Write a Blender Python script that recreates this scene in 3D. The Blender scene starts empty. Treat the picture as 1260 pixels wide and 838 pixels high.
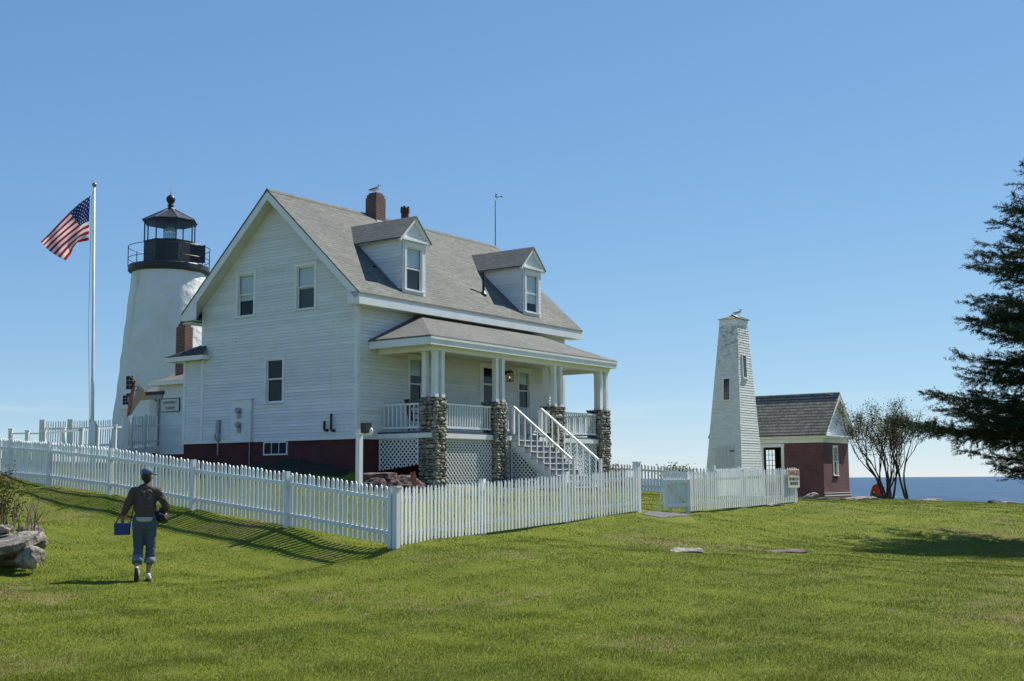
import bpy, bmesh, math, random
import numpy as np
from mathutils import Vector, Matrix, noise, Euler
random.seed(7); rng=np.random.default_rng(7)
S=bpy.context.scene; COL=S.collection
R=math.radians
# ------------------------------------------------------------------ camera maths (eye is the world origin, z up, Y forward)
F,PITCH,ROLL=1507.87,.1125,.006
def at(px,py,D):
    a=(px-630)/F; b=(419-py)/F; c,s=math.cos(ROLL),math.sin(ROLL)
    a,b=c*a+s*b,-s*a+c*b
    Y=math.cos(PITCH)-b*math.sin(PITCH); Z=math.sin(PITCH)+b*math.cos(PITCH)
    return Vector((a*D/Y,D,Z*D/Y))
cam=bpy.data.cameras.new('camera'); co=bpy.data.objects.new('camera',cam); COL.objects.link(co)
cam.sensor_width=36; cam.lens=36*F/1260; cam.clip_start=.1; cam.clip_end=40000
co.matrix_world=Matrix.Rotation(math.pi/2+PITCH,4,'X')@Matrix.Rotation(-ROLL,4,'Z')
S.camera=co
# ------------------------------------------------------------------ materials
def nodes(name):
    m=bpy.data.materials.new(name); m.use_nodes=True; nt=m.node_tree
    b=nt.nodes['Principled BSDF']; return m,nt,b
def N(nt,t,**k):
    n=nt.nodes.new(t)
    for a,v in k.items():
        if a in ('op','blend'): setattr(n,'operation' if a=='op' else 'blend_type',v)
        else: setattr(n,a,v)
    return n
def L(nt,a,b): nt.links.new(a,b)
def mathn(nt,op,a,b=None,clamp=False):
    n=N(nt,'ShaderNodeMath',op=op); n.use_clamp=clamp
    for i,v in enumerate((a,b)):
        if v is None: continue
        if isinstance(v,(int,float)): n.inputs[i].default_value=v
        else: L(nt,v,n.inputs[i])
    return n.outputs[0]
def mixc(nt,fac,a,b,blend='MIX'):
    n=N(nt,'ShaderNodeMixRGB'); n.blend_type=blend
    for i,v in enumerate((fac,a,b)):
        if isinstance(v,(int,float)): n.inputs[i].default_value=v
        elif isinstance(v,tuple): n.inputs[i].default_value=(*v[:3],1)
        else: L(nt,v,n.inputs[i])
    return n.outputs[0]
def noisef(nt,scale,detail=4,vec=None,rough=.5,dist=0):
    n=N(nt,'ShaderNodeTexNoise'); n.inputs['Scale'].default_value=scale; n.inputs['Detail'].default_value=detail
    n.inputs['Roughness'].default_value=rough; n.inputs['Distortion'].default_value=dist
    if vec is not None: L(nt,vec,n.inputs['Vector'])
    return n.outputs[0]
def objc(nt): return N(nt,'ShaderNodeTexCoord').outputs['Object']
def scalev(nt,v,s):
    m=N(nt,'ShaderNodeMapping'); m.inputs['Scale'].default_value=s; L(nt,v,m.inputs['Vector']); return m.outputs[0]
def ramp(nt,f,lo,hi):
    n=N(nt,'ShaderNodeMapRange'); n.inputs[1].default_value=lo; n.inputs[2].default_value=hi; L(nt,f,n.inputs[0]); return n.outputs[0]
def bumpto(nt,b,h,strength,dist):
    n=N(nt,'ShaderNodeBump'); n.inputs['Strength'].default_value=strength; n.inputs['Distance'].default_value=dist
    L(nt,h,n.inputs['Height']); L(nt,n.outputs[0],b.inputs['Normal'])
def plain(name,c,rough=.6,c2=None,scale=3,stretch=(1,1,1),lo=.4,hi=.65,bump=0,bdist=.02,bscale=None,metal=0,island=0):
    m,nt,b=nodes(name); b.inputs['Roughness'].default_value=rough; b.inputs['Metallic'].default_value=metal
    v=scalev(nt,objc(nt),stretch)
    c2=c2 or tuple(x*.82 for x in c)
    col=mixc(nt,ramp(nt,noisef(nt,scale,5,v),lo,hi),c,c2)
    if island:
        g=N(nt,'ShaderNodeNewGeometry'); 
        f=ramp(nt,g.outputs['Random Per Island'],0,1)
        col=mixc(nt,1.0,col,mixc(nt,f,(1-island,)*3,(1+island*.6,1+island*.55,1+island*.5)),'MULTIPLY')
    L(nt,col,b.inputs['Base Color'])
    if bump: bumpto(nt,b,noisef(nt,bscale or scale*4,6,v),bump,bdist)
    return m
def xysum(nt):
    s=N(nt,'ShaderNodeSeparateXYZ'); L(nt,objc(nt),s.inputs[0]); 
    return mathn(nt,'ADD',s.outputs[0],s.outputs[1]),s.outputs[2],s
def brickmat(name,ca,cb,mortar,zk=1.0,bw=.2,bh=.067,ms=.012,bump=.5,axis=None,wear=None,rough=.85):
    m,nt,b=nodes(name); b.inputs['Roughness'].default_value=rough
    h,z,s=xysum(nt)
    if axis=='x': h=s.outputs[0]
    if axis=='y': h=s.outputs[1]
    c=N(nt,'ShaderNodeCombineXYZ'); L(nt,h,c.inputs[0]); L(nt,mathn(nt,'MULTIPLY',z,zk),c.inputs[1])
    t=N(nt,'ShaderNodeTexBrick'); L(nt,c.outputs[0],t.inputs['Vector'])
    t.inputs['Scale'].default_value=1; t.inputs['Brick Width'].default_value=bw; t.inputs['Row Height'].default_value=bh
    t.inputs['Mortar Size'].default_value=ms; t.inputs['Color1'].default_value=(*ca,1); t.inputs['Color2'].default_value=(*cb,1); t.inputs['Mortar'].default_value=(*mortar,1)
    t.inputs['Mortar Smooth'].default_value=.3; t.inputs['Bias'].default_value=0
    col=t.outputs['Color']
    nz=noisef(nt,1.3,5,objc(nt))
    col=mixc(nt,1.0,col,mixc(nt,ramp(nt,nz,.35,.65),(.8,.8,.8),(1.15,1.13,1.1)),'MULTIPLY')
    if wear: col=mixc(nt,ramp(nt,noisef(nt,2.1,6,objc(nt)),wear[0],wear[0]+.12),col,wear[1])
    L(nt,col,b.inputs['Base Color']); bumpto(nt,b,t.outputs['Fac'],-bump if False else bump,-.006)
    return m
def shinglemat(name,tones,zk,axis,row=.14,bw=.3,dark=.45,lichen=None,bt=.16):
    m,nt,b=nodes(name); b.inputs['Roughness'].default_value=.9
    h,z,s=xysum(nt); h=s.outputs[0] if axis=='x' else s.outputs[1]
    zz=mathn(nt,'MULTIPLY',z,zk)
    c=N(nt,'ShaderNodeCombineXYZ'); L(nt,h,c.inputs[0]); L(nt,zz,c.inputs[1])
    t=N(nt,'ShaderNodeTexBrick'); L(nt,c.outputs[0],t.inputs['Vector']); t.inputs['Scale'].default_value=1
    t.inputs['Brick Width'].default_value=bw; t.inputs['Row Height'].default_value=row; t.inputs['Mortar Size'].default_value=.008
    t.inputs['Color1'].default_value=(*tones[0],1); t.inputs['Color2'].default_value=(*tones[1],1); t.inputs['Mortar'].default_value=(*[x*dark for x in tones[0]],1)
    fr=mathn(nt,'FRACT',mathn(nt,'DIVIDE',zz,row))       # 0 at the butt edge of the course
    butt=ramp(nt,fr,bt*.3,bt)
    col=mixc(nt,butt,tuple(x*dark for x in tones[0]),t.outputs['Color'])
    n1=noisef(nt,7,4,scalev(nt,objc(nt),(.6,.6,2.5))); col=mixc(nt,1,col,mixc(nt,ramp(nt,n1,.3,.7),(.78,.78,.77),(1.2,1.2,1.18)),'MULTIPLY')
    n2=noisef(nt,.6,4,objc(nt)); col=mixc(nt,1,col,mixc(nt,ramp(nt,n2,.35,.65),(.88,.88,.9),(1.08,1.07,1.04)),'MULTIPLY')
    if lichen: col=mixc(nt,ramp(nt,noisef(nt,9,5,objc(nt)),lichen[0],lichen[0]+.08),col,lichen[1])
    L(nt,col,b.inputs['Base Color'])
    bumpto(nt,b,mathn(nt,'SUBTRACT',1.0,fr),.7,.02)
    return m
M={}
M['white']=plain('white_paint',(.76,.77,.76),.5,(.66,.66,.63),1.7,(1,1,1),.45,.75)
M['siding']=plain('white_clapboard_paint',(.74,.75,.745),.6,(.62,.62,.58),1.4,(.8,.8,3),.5,.85,island=.07)
def fencemat():
    m,nt,b=nodes('fence_paint'); b.inputs['Roughness'].default_value=.65; o=objc(nt)
    oi=N(nt,'ShaderNodeObjectInfo'); c=mixc(nt,oi.outputs['Random'],(.70,.71,.70),(.80,.81,.80))
    c=mixc(nt,ramp(nt,noisef(nt,3.5,6,scalev(nt,o,(3,3,.7)),.65),.52,.72),c,(.55,.56,.52))
    c=mixc(nt,ramp(nt,noisef(nt,9,5,scalev(nt,o,(2,2,.5)),.7),.66,.74),c,(.36,.35,.30))
    L(nt,c,b.inputs['Base Color']); return m
M['fence']=fencemat()
def sidingmat():
    m=plain('white_clapboard_paint',(.74,.75,.745),.6,(.64,.64,.60),1.4,(.8,.8,3),.5,.85,island=.09); nt=m.node_tree; b=nt.nodes['Principled BSDF']
    old=b.inputs['Base Color'].links[0].from_socket; o=objc(nt)
    c=mixc(nt,ramp(nt,noisef(nt,2.2,6,scalev(nt,o,(2.2,2.2,.22)),.65),.58,.80),old,(.60,.595,.54))
    c=mixc(nt,ramp(nt,noisef(nt,10,4,scalev(nt,o,(1,1,2)),.7),.71,.76),c,(.42,.40,.34))
    L(nt,c,b.inputs['Base Color']); return m
M['siding']=sidingmat()
M['trim']=plain('white_trim_paint',(.78,.78,.76),.5,(.68,.67,.62),2.5,(1,1,1),.5,.75)
M['soffit']=plain('cream_soffit_paint',(.66,.655,.59),.6,(.56,.55,.47),1.5)
M['roofy']=shinglemat('asphalt_shingles',((.160,.166,.144),(.112,.117,.102)),1.478,'y')
M['roofx']=shinglemat('asphalt_shingles_dormer',((.160,.166,.144),(.112,.117,.102)),1.41,'x')
M['porchroof']=shinglemat('asphalt_shingles_porch',((.156,.162,.142),(.122,.127,.112)),2.49,'y',row=.14)
M['porchroofx']=shinglemat('asphalt_shingles_porch_end',((.156,.162,.142),(.122,.127,.112)),2.49,'x',row=.14)
M['darkroof']=plain('dark_roofing',(.045,.048,.055),.8)
M['brickred']=brickmat('painted_red_brick',(.105,.022,.022),(.082,.018,.019),(.07,.02,.02),wear=(.66,(.10,.06,.055)))
M['brickoil']=brickmat('painted_plum_brick',(.15,.054,.057),(.12,.044,.048),(.16,.08,.08),bh=.075,bw=.21)
M['brickchim']=brickmat('chimney_brick',(.19,.058,.034),(.12,.038,.026),(.20,.16,.13),bump=.9,ms=.014,wear=(.62,(.10,.085,.03)))
M['woodroof']=shinglemat('weathered_wood_shingles',((.28,.255,.20),(.15,.14,.11)),1.45,'x',row=.245,bw=.2,dark=.13,bt=.5,lichen=(.62,(.30,.27,.17)))
M['glassdark']=None
def glass():
    m,nt,b=nodes('window_glass'); nt.nodes.remove(b); out=nt.nodes['Material Output']
    t=N(nt,'ShaderNodeBsdfTransparent'); t.inputs[0].default_value=(.93,.96,.96,1)
    g=N(nt,'ShaderNodeBsdfGlossy'); g.inputs['Roughness'].default_value=.03; g.inputs[0].default_value=(.95,.97,1,1)
    bp=N(nt,'ShaderNodeBump'); bp.inputs['Strength'].default_value=.06; bp.inputs['Distance'].default_value=.02
    L(nt,noisef(nt,2.5,1,objc(nt)),bp.inputs['Height']); L(nt,bp.outputs[0],g.inputs['Normal'])
    f=N(nt,'ShaderNodeLayerWeight'); f.inputs[0].default_value=.5; ff_=mathn(nt,'ADD',mathn(nt,'MULTIPLY',mathn(nt,'POWER',f.outputs['Facing'],4),.40),.014)
    mx=N(nt,'ShaderNodeMixShader'); L(nt,ff_,mx.inputs[0]); L(nt,t.outputs[0],mx.inputs[1]); L(nt,g.outputs[0],mx.inputs[2]); L(nt,mx.outputs[0],out.inputs[0])
    return m
M['glass']=glass()
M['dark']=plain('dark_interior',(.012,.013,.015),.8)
M['blind']=plain('window_shade_cloth',(.66,.69,.70),.8,(.56,.60,.61),2)
M['screen']=plain('insect_screen',(.07,.072,.07),.8)
M['black']=plain('black_iron',(.012,.013,.016),.45,(.02,.02,.024),4)
M['capiron']=plain('lantern_roof_iron',(.035,.036,.040),.4,(.06,.06,.06),2.5)
M['deck']=plain('slate_blue_deck_paint',(.055,.066,.095),.7,(.075,.085,.105),4)
M['stone']=plain('fieldstone',(.48,.44,.36),.85,(.26,.24,.20),5,(1,1,1),.4,.65,.5,20,island=.42)
M['mortar']=plain('dark_mortar',(.07,.065,.058),.95,(.04,.038,.035),8,bump=.6)
M['slab']=plain('weathered_ledge_stone',(.27,.235,.18),.9,(.10,.088,.068),4.5,(1,1,2.5),.42,.62,bump=1,bdist=.05,bscale=13)
M['granite']=plain('pale_granite',(.33,.29,.235),.9,(.13,.115,.095),7,(1,1,1),.42,.6,bump=1,bdist=.05,bscale=16)
M['redrock']=plain('reddish_rock',(.17,.105,.09),.9,(.055,.036,.034),3.5,(1,1,2),.42,.62,bump=1,bdist=.06,bscale=9)
M['gravel']=plain('gravel_path_surface',(.17,.165,.155),.95,(.08,.078,.07),14,lo=.4,hi=.6,bump=.8)
M['bark']=plain('bark',(.06,.045,.034),.95,(.03,.024,.02),6,(1,1,.3),bump=.6)
M['pole']=plain('aluminium_white_pole',(.72,.70,.70),.35,(.6,.58,.58),3)
M['gold']=plain('gilded_ball',(.45,.30,.10),.35,(.3,.2,.07),4,metal=.6)
M['grey']=plain('grey_metal',(.30,.32,.34),.5,(.2,.21,.22),5)
M['steel']=plain('galvanised_steel',(.33,.34,.35),.5,metal=.3)
M['orange_wood']=plain('orange_stained_board',(.38,.12,.04),.8,(.22,.07,.03),5,(3,3,.5))
def lighthousemat():
    m,nt,b=nodes('whitewashed_rubble'); b.inputs['Roughness'].default_value=.8
    o=objc(nt); n=noisef(nt,.9,6,o,.6); c=mixc(nt,ramp(nt,n,.42,.75),(.76,.76,.74),(.67,.66,.61))
    n2=noisef(nt,.7,5,scalev(nt,o,(1.6,1.6,.16)),.6); c=mixc(nt,ramp(nt,n2,.60,.80),c,(.52,.46,.34))
    L(nt,c,b.inputs['Base Color'])
    v=N(nt,'ShaderNodeTexVoronoi'); v.inputs['Scale'].default_value=3; L(nt,o,v.inputs['Vector'])
    h=mathn(nt,'ADD',mathn(nt,'MULTIPLY',noisef(nt,3,6,o),1.2),mathn(nt,'MULTIPLY',v.outputs[0],.5))
    bumpto(nt,b,h,.55,.09); return m
M['tower']=lighthousemat()
def bellmat():
    m,nt,b=nodes('bell_tower_shingles'); b.inputs['Roughness'].default_value=.75
    o=objc(nt); h,z,s=xysum(nt)
    n=noisef(nt,3,5,scalev(nt,o,(1,1,3)),.65); c=mixc(nt,ramp(nt,n,.42,.72),(.70,.71,.68),(.54,.55,.51))
    # mould stains down the middle of the faces, strongest near the top
    n2=noisef(nt,5.5,6,scalev(nt,o,(.8,.8,1.6)),.7); up=ramp(nt,z,3.2,7.2)
    g=mathn(nt,'MULTIPLY',mathn(nt,'SUBTRACT',n2,.43),up)
    c=mixc(nt,ramp(nt,g,.04,.22),c,(.22,.215,.165))
    L(nt,c,b.inputs['Base Color']); return m
M['bell']=bellmat()
M['lichenroof']=plain('lichen_covered_cap',(.085,.065,.035),.9,(.22,.165,.05),5,lo=.45,hi=.55)
def grassmats():
    out=[]
    for nm,dk in (('lawn_ground',0),('lawn_blades',1)):
        m,nt,b=nodes(nm); b.inputs['Roughness'].default_value=.8; b.inputs['Specular IOR Level'].default_value=.04
        o=objc(nt); sp=scalev(nt,o,(1,1,0))
        n1=noisef(nt,.55,5,sp,.6); n2=noisef(nt,.23,3,sp,.5); n3=noisef(nt,2.6,5,sp,.65)
        c=mixc(nt,ramp(nt,n1,.35,.65),(.112,.146,.020),(.182,.207,.028))
        c=mixc(nt,ramp(nt,n3,.48,.72),c,(.175,.205,.038))
        c=mixc(nt,ramp(nt,mathn(nt,'ADD',n2,mathn(nt,'MULTIPLY',n3,.45)),.78,.94),c,(.225,.185,.075))
        n4=noisef(nt,1.1,4,scalev(nt,o,(1,1.6,0)),.6)
        c=mixc(nt,ramp(nt,n4,.72,.80),c,(.22,.155,.075))
        if dk:
            g=N(nt,'ShaderNodeNewGeometry')
            c=mixc(nt,1,c,mixc(nt,g.outputs['Random Per Island'],(.62,.64,.6),(1.42,1.38,1.45)),'MULTIPLY'); c=mixc(nt,mathn(nt,'GREATER_THAN',g.outputs['Random Per Island'],.975),c,(.34,.38,.22))
            tr=N(nt,'ShaderNodeBsdfTranslucent'); L(nt,c,tr.inputs[0]); mx=N(nt,'ShaderNodeMixShader'); mx.inputs[0].default_value=.25
            L(nt,b.outputs[0],mx.inputs[1]); L(nt,tr.outputs[0],mx.inputs[2]); L(nt,mx.outputs[0],nt.nodes['Material Output'].inputs[0])
        else:
            ge=N(nt,'ShaderNodeNewGeometry'); ss=N(nt,'ShaderNodeSeparateXYZ'); L(nt,ge.outputs['Normal'],ss.inputs[0])
            rk=noisef(nt,1.2,6,o,.6); rc=mixc(nt,ramp(nt,rk,.35,.65),(.30,.27,.23),(.12,.11,.10))
            c=mixc(nt,ramp(nt,ss.outputs[2],.80,.70),c,rc)
            n5=noisef(nt,42,4,o,.7); c=mixc(nt,1,c,mixc(nt,ramp(nt,n5,.3,.7),(.62,.62,.62),(1.35,1.35,1.35)),'MULTIPLY')
            bumpto(nt,b,noisef(nt,30,5,o,.7),.9,.04)
        L(nt,c,b.inputs['Base Color']); out.append(m)
    return out
M['ground'],M['blades']=grassmats()
def seamat():
    m,nt,b=nodes('sea_water'); b.inputs['Base Color'].default_value=(.022,.062,.125,1); b.inputs['Roughness'].default_value=.3; b.inputs['IOR'].default_value=1.33
    b.inputs['Specular IOR Level'].default_value=.2
    o=objc(nt); 
    h=mathn(nt,'ADD',noisef(nt,.22,8,scalev(nt,o,(1,.5,1)),.65),mathn(nt,'MULTIPLY',noisef(nt,.03,4,scalev(nt,o,(1,.35,1)),.6),3))
    bumpto(nt,b,h,1,1.6)
    w=noisef(nt,1,6,scalev(nt,o,(.22,.02,1)),.75); w2=noisef(nt,1,5,scalev(nt,o,(.05,.006,1)),.7)
    c=mixc(nt,ramp(nt,w2,.35,.65),(.006,.028,.070),(.032,.078,.14)); c=mixc(nt,ramp(nt,w,.585,.68),c,(.38,.44,.50)); L(nt,c,b.inputs['Base Color'])  # pale specks are sun glitter painted into the water colour
    return m
M['sea']=seamat()
def leafmat(name,c1,c2,tr=.25,rough=.6):
    m,nt,b=nodes(name); b.inputs['Roughness'].default_value=rough; b.inputs['Specular IOR Level'].default_value=.2
    g=N(nt,'ShaderNodeNewGeometry'); c=mixc(nt,g.outputs['Random Per Island'],c1,c2)
    c=mixc(nt,1,c,mixc(nt,ramp(nt,noisef(nt,1.1,3,objc(nt)),.35,.65),(.7,.7,.7),(1.25,1.25,1.2)),'MULTIPLY')
    L(nt,c,b.inputs['Base Color']); t=N(nt,'ShaderNodeBsdfTranslucent'); L(nt,c,t.inputs[0]); mx=N(nt,'ShaderNodeMixShader'); mx.inputs[0].default_value=tr
    L(nt,b.outputs[0],mx.inputs[1]); L(nt,t.outputs[0],mx.inputs[2]); L(nt,mx.outputs[0],nt.nodes['Material Output'].inputs[0]); return m
M['bankshade']=leafmat('painted_bank_shade',(.020,.026,.018),(.035,.045,.026),.1,.9)  # near-black green that paints the shade on the bank by the gable
M['needles']=leafmat('spruce_needles',(.024,.042,.015),(.060,.078,.026),.15)
M['leaves']=leafmat('small_leaves',(.045,.05,.016),(.12,.105,.03),.4)
M['roseleaf']=leafmat('rose_leaves',(.04,.075,.018),(.15,.10,.03),.3)
M['stalk']=leafmat('dead_stalks',(.22,.15,.08),(.42,.34,.22),.1)
# ------------------------------------------------------------------ mesh builder
class MB:
    def __init__(s): s.v=[]; s.f=[]
    def add(s,vs,fs):
        o=len(s.v); s.v+= [tuple(p) for p in vs]; s.f+=[tuple(i+o for i in f) for f in fs]; return s
    def box(s,x0,x1,y0,y1,z0,z1):
        return s.add([(x,y,z) for z in (z0,z1) for y in (y0,y1) for x in (x0,x1)],[(0,2,3,1),(4,5,7,6),(0,1,5,4),(2,6,7,3),(0,4,6,2),(1,3,7,5)])
    def obox(s,c,ax,ay,az):   # centre and half vectors
        c,ax,ay,az=map(Vector,(c,ax,ay,az))
        return s.add([c+i*ax+j*ay+k*az for k in (-1,1) for j in (-1,1) for i in (-1,1)],[(0,2,3,1),(4,5,7,6),(0,1,5,4),(2,6,7,3),(0,4,6,2),(1,3,7,5)])
    def bar(s,a,b,w,h=None,up=(0,0,1)):  # square bar between points
        a,b=Vector(a),Vector(b); d=(b-a); u=Vector(up); sd=d.cross(u)
        if sd.length<1e-6: sd=d.cross(Vector((1,0,0)))
        sd.normalize(); u=sd.cross(d).normalized(); h=h or w
        return s.obox((a+b)/2,d/2,sd*w/2,u*h/2)
    def prism(s,poly,p0,p1,axis='y'):
        n=len(poly); f=lambda p,t: (p[0],t,p[1]) if axis=='y' else ((t,p[0],p[1]) if axis=='x' else (p[0],p[1],t))
        vs=[f(p,p0) for p in poly]+[f(p,p1) for p in poly]
        return s.add(vs,[tuple(range(n)),tuple(range(2*n-1,n-1,-1))]+[(i,i+n,(i+1)%n+n,(i+1)%n) for i in range(n)])
    def tube(s,pts,rs,n=8,cap=True):
        pts=[Vector(p) for p in pts]; 
        if isinstance(rs,(int,float)): rs=[rs]*len(pts)
        o=len(s.v); prev=None
        for i,p in enumerate(pts):
            d=(pts[min(i+1,len(pts)-1)]-pts[max(i-1,0)]).normalized()
            u=Vector((0,0,1)) if abs(d.z)<.95 else Vector((1,0,0))
            if prev is not None:
                u=prev
            a=d.cross(u); 
            if a.length<1e-4: a=d.cross(Vector((0,1,.3)))
            a.normalize(); b=a.cross(d).normalized(); prev=b
            for k in range(n):
                t=2*math.pi*k/n; s.v.append(tuple(p+rs[i]*(math.cos(t)*a+math.sin(t)*b)))
        for i in range(len(pts)-1):
            for k in range(n):
                s.f.append((o+i*n+k,o+i*n+(k+1)%n,o+(i+1)*n+(k+1)%n,o+(i+1)*n+k))
        if cap:
            s.f.append(tuple(o+k for k in range(n))[::-1]); s.f.append(tuple(o+(len(pts)-1)*n+k for k in range(n)))
        return s
    def lathe(s,prof,n=24,c=(0,0),a0=0,closed=False):
        o=len(s.v)
        for r,z in prof:
            for k in range(n):
                t=a0+2*math.pi*k/n; s.v.append((c[0]+r*math.cos(t),c[1]+r*math.sin(t),z))
        for i in range(len(prof)-1):
            for k in range(n): s.f.append((o+i*n+k,o+i*n+(k+1)%n,o+(i+1)*n+(k+1)%n,o+(i+1)*n+k))
        if not closed:
            s.f.append(tuple(o+k for k in range(n))[::-1]); s.f.append(tuple(o+(len(prof)-1)*n+k for k in range(n)))
        return s
    def ball(s,c,r,n=8,m=6,jit=0):
        sx,sy,sz=(r,r,r) if isinstance(r,(int,float)) else r; o=len(s.v)
        for i in range(1,m):
            ph=math.pi*i/m
            for k in range(n):
                t=2*math.pi*k/n; j=1+random.uniform(-jit,jit)
                s.v.append((c[0]+sx*math.sin(ph)*math.cos(t)*j,c[1]+sy*math.sin(ph)*math.sin(t)*j,c[2]+sz*math.cos(ph)*j))
        s.v.append((c[0],c[1],c[2]+sz)); s.v.append((c[0],c[1],c[2]-sz)); T=len(s.v)-2
        for i in range(m-2):
            for k in range(n): s.f.append((o+i*n+k,o+(i+1)*n+k,o+(i+1)*n+(k+1)%n,o+i*n+(k+1)%n))
        for k in range(n):
            s.f.append((T,o+k,o+(k+1)%n)); s.f.append((T+1,o+(m-2)*n+(k+1)%n,o+(m-2)*n+k))
        return s
    def build(s,name,mat,parent=None,smooth=False,label=None,loc=None):
        me=bpy.data.meshes.new(name); me.from_pydata(s.v,[],s.f); me.materials.append(M[mat] if isinstance(mat,str) else mat)
        me.validate(); 
        bm=bmesh.new(); bm.from_mesh(me); bmesh.ops.recalc_face_normals(bm,faces=bm.faces); bm.to_mesh(me); bm.free()
        if smooth: me.shade_smooth()
        o=bpy.data.objects.new(name,me); COL.objects.link(o)
        if parent: o.parent=parent
        if loc is not None: o.location=loc
        if label: o['label']=label
        return o
def npmesh(name,V,Fc,mat,parent=None,k=3,smooth=False):
    me=bpy.data.meshes.new(name); nv=len(V); nf=len(Fc)
    me.vertices.add(nv); me.vertices.foreach_set('co',np.ascontiguousarray(V,dtype=np.float32).ravel())
    me.loops.add(nf*k); me.loops.foreach_set('vertex_index',np.ascontiguousarray(Fc,dtype=np.int32).ravel())
    me.polygons.add(nf); me.polygons.foreach_set('loop_start',np.arange(0,nf*k,k,dtype=np.int32)); 
    me.update(calc_edges=True); me.materials.append(M[mat])
    if smooth: me.shade_smooth()
    o=bpy.data.objects.new(name,me); COL.objects.link(o)
    if parent: o.parent=parent
    return o
def thing(name,label,cat,loc=(0,0,0),rz=0,group=None):
    o=bpy.data.objects.new(name,None); COL.objects.link(o); o.empty_display_size=.2
    o.location=loc; o.rotation_euler=(0,0,rz); return tag(o,label,cat,group)
def tag(o,label,cat,group=None):
    o['label']=label; o['category']=cat
    if group: o['group']=group
    return o
def kind(o,k='structure',label=None):
    o['kind']=k
    if label: o['label']=label
    return o
def textmesh(name,body,size,mat,parent,mtx,ext=.004,align='CENTER'):
    cu=bpy.data.curves.new(name,'FONT'); cu.body=body; cu.size=size; cu.extrude=ext; cu.align_x=align; cu.align_y='CENTER'
    t=bpy.data.objects.new(name+'_curve',cu); COL.objects.link(t)
    dg=bpy.context.evaluated_depsgraph_get(); me=bpy.data.meshes.new_from_object(t.evaluated_get(dg)); bpy.data.objects.remove(t)
    me.materials.clear(); me.materials.append(M[mat]); o=bpy.data.objects.new(name,me); COL.objects.link(o); o.parent=parent; o.matrix_local=mtx; return o
# ------------------------------------------------------------------ terrain
HX,HY,HR=-5.0752,40.0,-.6229
hw=Vector((math.cos(HR),math.sin(HR))); hv=Vector((-math.sin(HR),math.cos(HR)))
def HW(x,y): q=Vector((HX,HY))+x*hw+y*hv; return q.x,q.y
cp=[]
def G(px,py,D): p=at(px,py,D); cp.append((p.x,p.y,p.z))
for px in (-100,200,630,1000,1360): G(px,838,9.9)
for a in ((0,-1.6),(-6,-1.62),(6,-1.62)): cp.append((a[0],0,a[1]))
for x in (-40,0,40): cp.append((x,-25,-1.7))
for a in ((175,716,18.4),(30,702,19.0),(0,594,31),(60,599,30.1),(143,610,28),(245,629,25.87),(357,649,23.86),(486,675,21.9),(600,657,24.7),(700,643,27.2),(784,630,29.6),
          (838,631,31.4),(980,618,37.5),(879,612,44.5),(757,604,47),(1014,617,65),(1046,613.5,66),(1117,617.5,62),(1090,616,62),(1160,621,67),(1260,623,66),(1060,668,28.6),(1250,692,23),
          (900,720,17),(600,745,16),(430,690,20.8),(0,640,24),(113,573,38),(0,565,42),(-150,560,45),(208,574,62),(900,612,57)): G(*a)
for x,y,z in ((-3.1,0,.70),(-1.8,0,.56),(-2.8,-.8,.52),(-4.5,0,.55),(-6,0,.36),(0,0,.22),(-8.6,0,.25),(2.2,1,-.32),(5,6,-.45),(2.2,12,-.35),(-8,12,.5),(-3,6,.3),(2,-3,-.25),(-4,-4,.15),(0,14.5,-.45)):
    X,Y=HW(x,y); cp.append((X,Y,z))
cp+=[(-2.69,21.23,-1.43),(-4.9,23.2,-1.19),(-7.2,25.2,-.93),(-9.6,27.3,-.60),(-3.3,20.4,-1.47),(-5.8,22.0,-1.33),(-8.2,23.6,-1.15),(-10.8,25.4,-.9),(-45,40,.9),(-40,64,.8),(-20,70,.6),(5.5,56,-1.0),(45,60,-1.7),(45,20,-1.7),(-28,18,-.5),(-30,0,-1.3),(30,40,-1.5),(-60,0,-1.2),(60,0,-1.8),(6,70,-1.4),(-5,66,-.6)]
P=np.array(cp)
def Uf(r2): return np.where(r2>1e-9,.5*r2*np.log(np.maximum(r2,1e-9)),0)
n=len(P); K=Uf(((P[:,None,:2]-P[None,:,:2])**2).sum(-1))+np.eye(n)*.02
Q=np.c_[np.ones(n),P[:,:2]]; A=np.block([[K,Q],[Q.T,np.zeros((3,3))]]); W_=np.linalg.solve(A,np.r_[P[:,2],0,0,0])
def coast(X): return np.where(X>-8,69.5+1.2*np.sin(X*.5+1)+.6*np.sin(X*1.7)+.3*np.sin(X*4.1),80)+0*X
def hraw(X,Y):
    X=np.asarray(X,float); Y=np.asarray(Y,float); sh=X.shape; x=X.ravel(); y=Y.ravel(); o=np.zeros(len(x))
    for i in range(n): o+=W_[i]*Uf((x-P[i,0])**2+(y-P[i,1])**2)
    return (o+W_[n]+W_[n+1]*x+W_[n+2]*y).reshape(sh)
def H(X,Y):
    z=hraw(X,Y); X=np.asarray(X,float);Y=np.asarray(Y,float)
    z=z+.018*np.sin(X*1.9+Y*.7)*np.sin(Y*1.3-X*.4)+.012*np.sin(X*4.3+1)*np.sin(Y*3.1)
    t=np.clip((Y-coast(X))/7,0,1); t=t*t*(3-2*t)
    return z*(1-t)-17*t
def h1(x,y): return float(H(np.array([x]),np.array([y]))[0])
gx=np.r_[np.linspace(-90,-30,31)[:-1],np.linspace(-30,34,257)[:-1],np.linspace(34,90,29)]
gy=np.r_[np.linspace(-25,6,16)[:-1],np.linspace(6,84,313)]
GX,GY=np.meshgrid(gx,gy); GZ=H(GX,GY); nx,ny=len(gx),len(gy)
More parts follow.
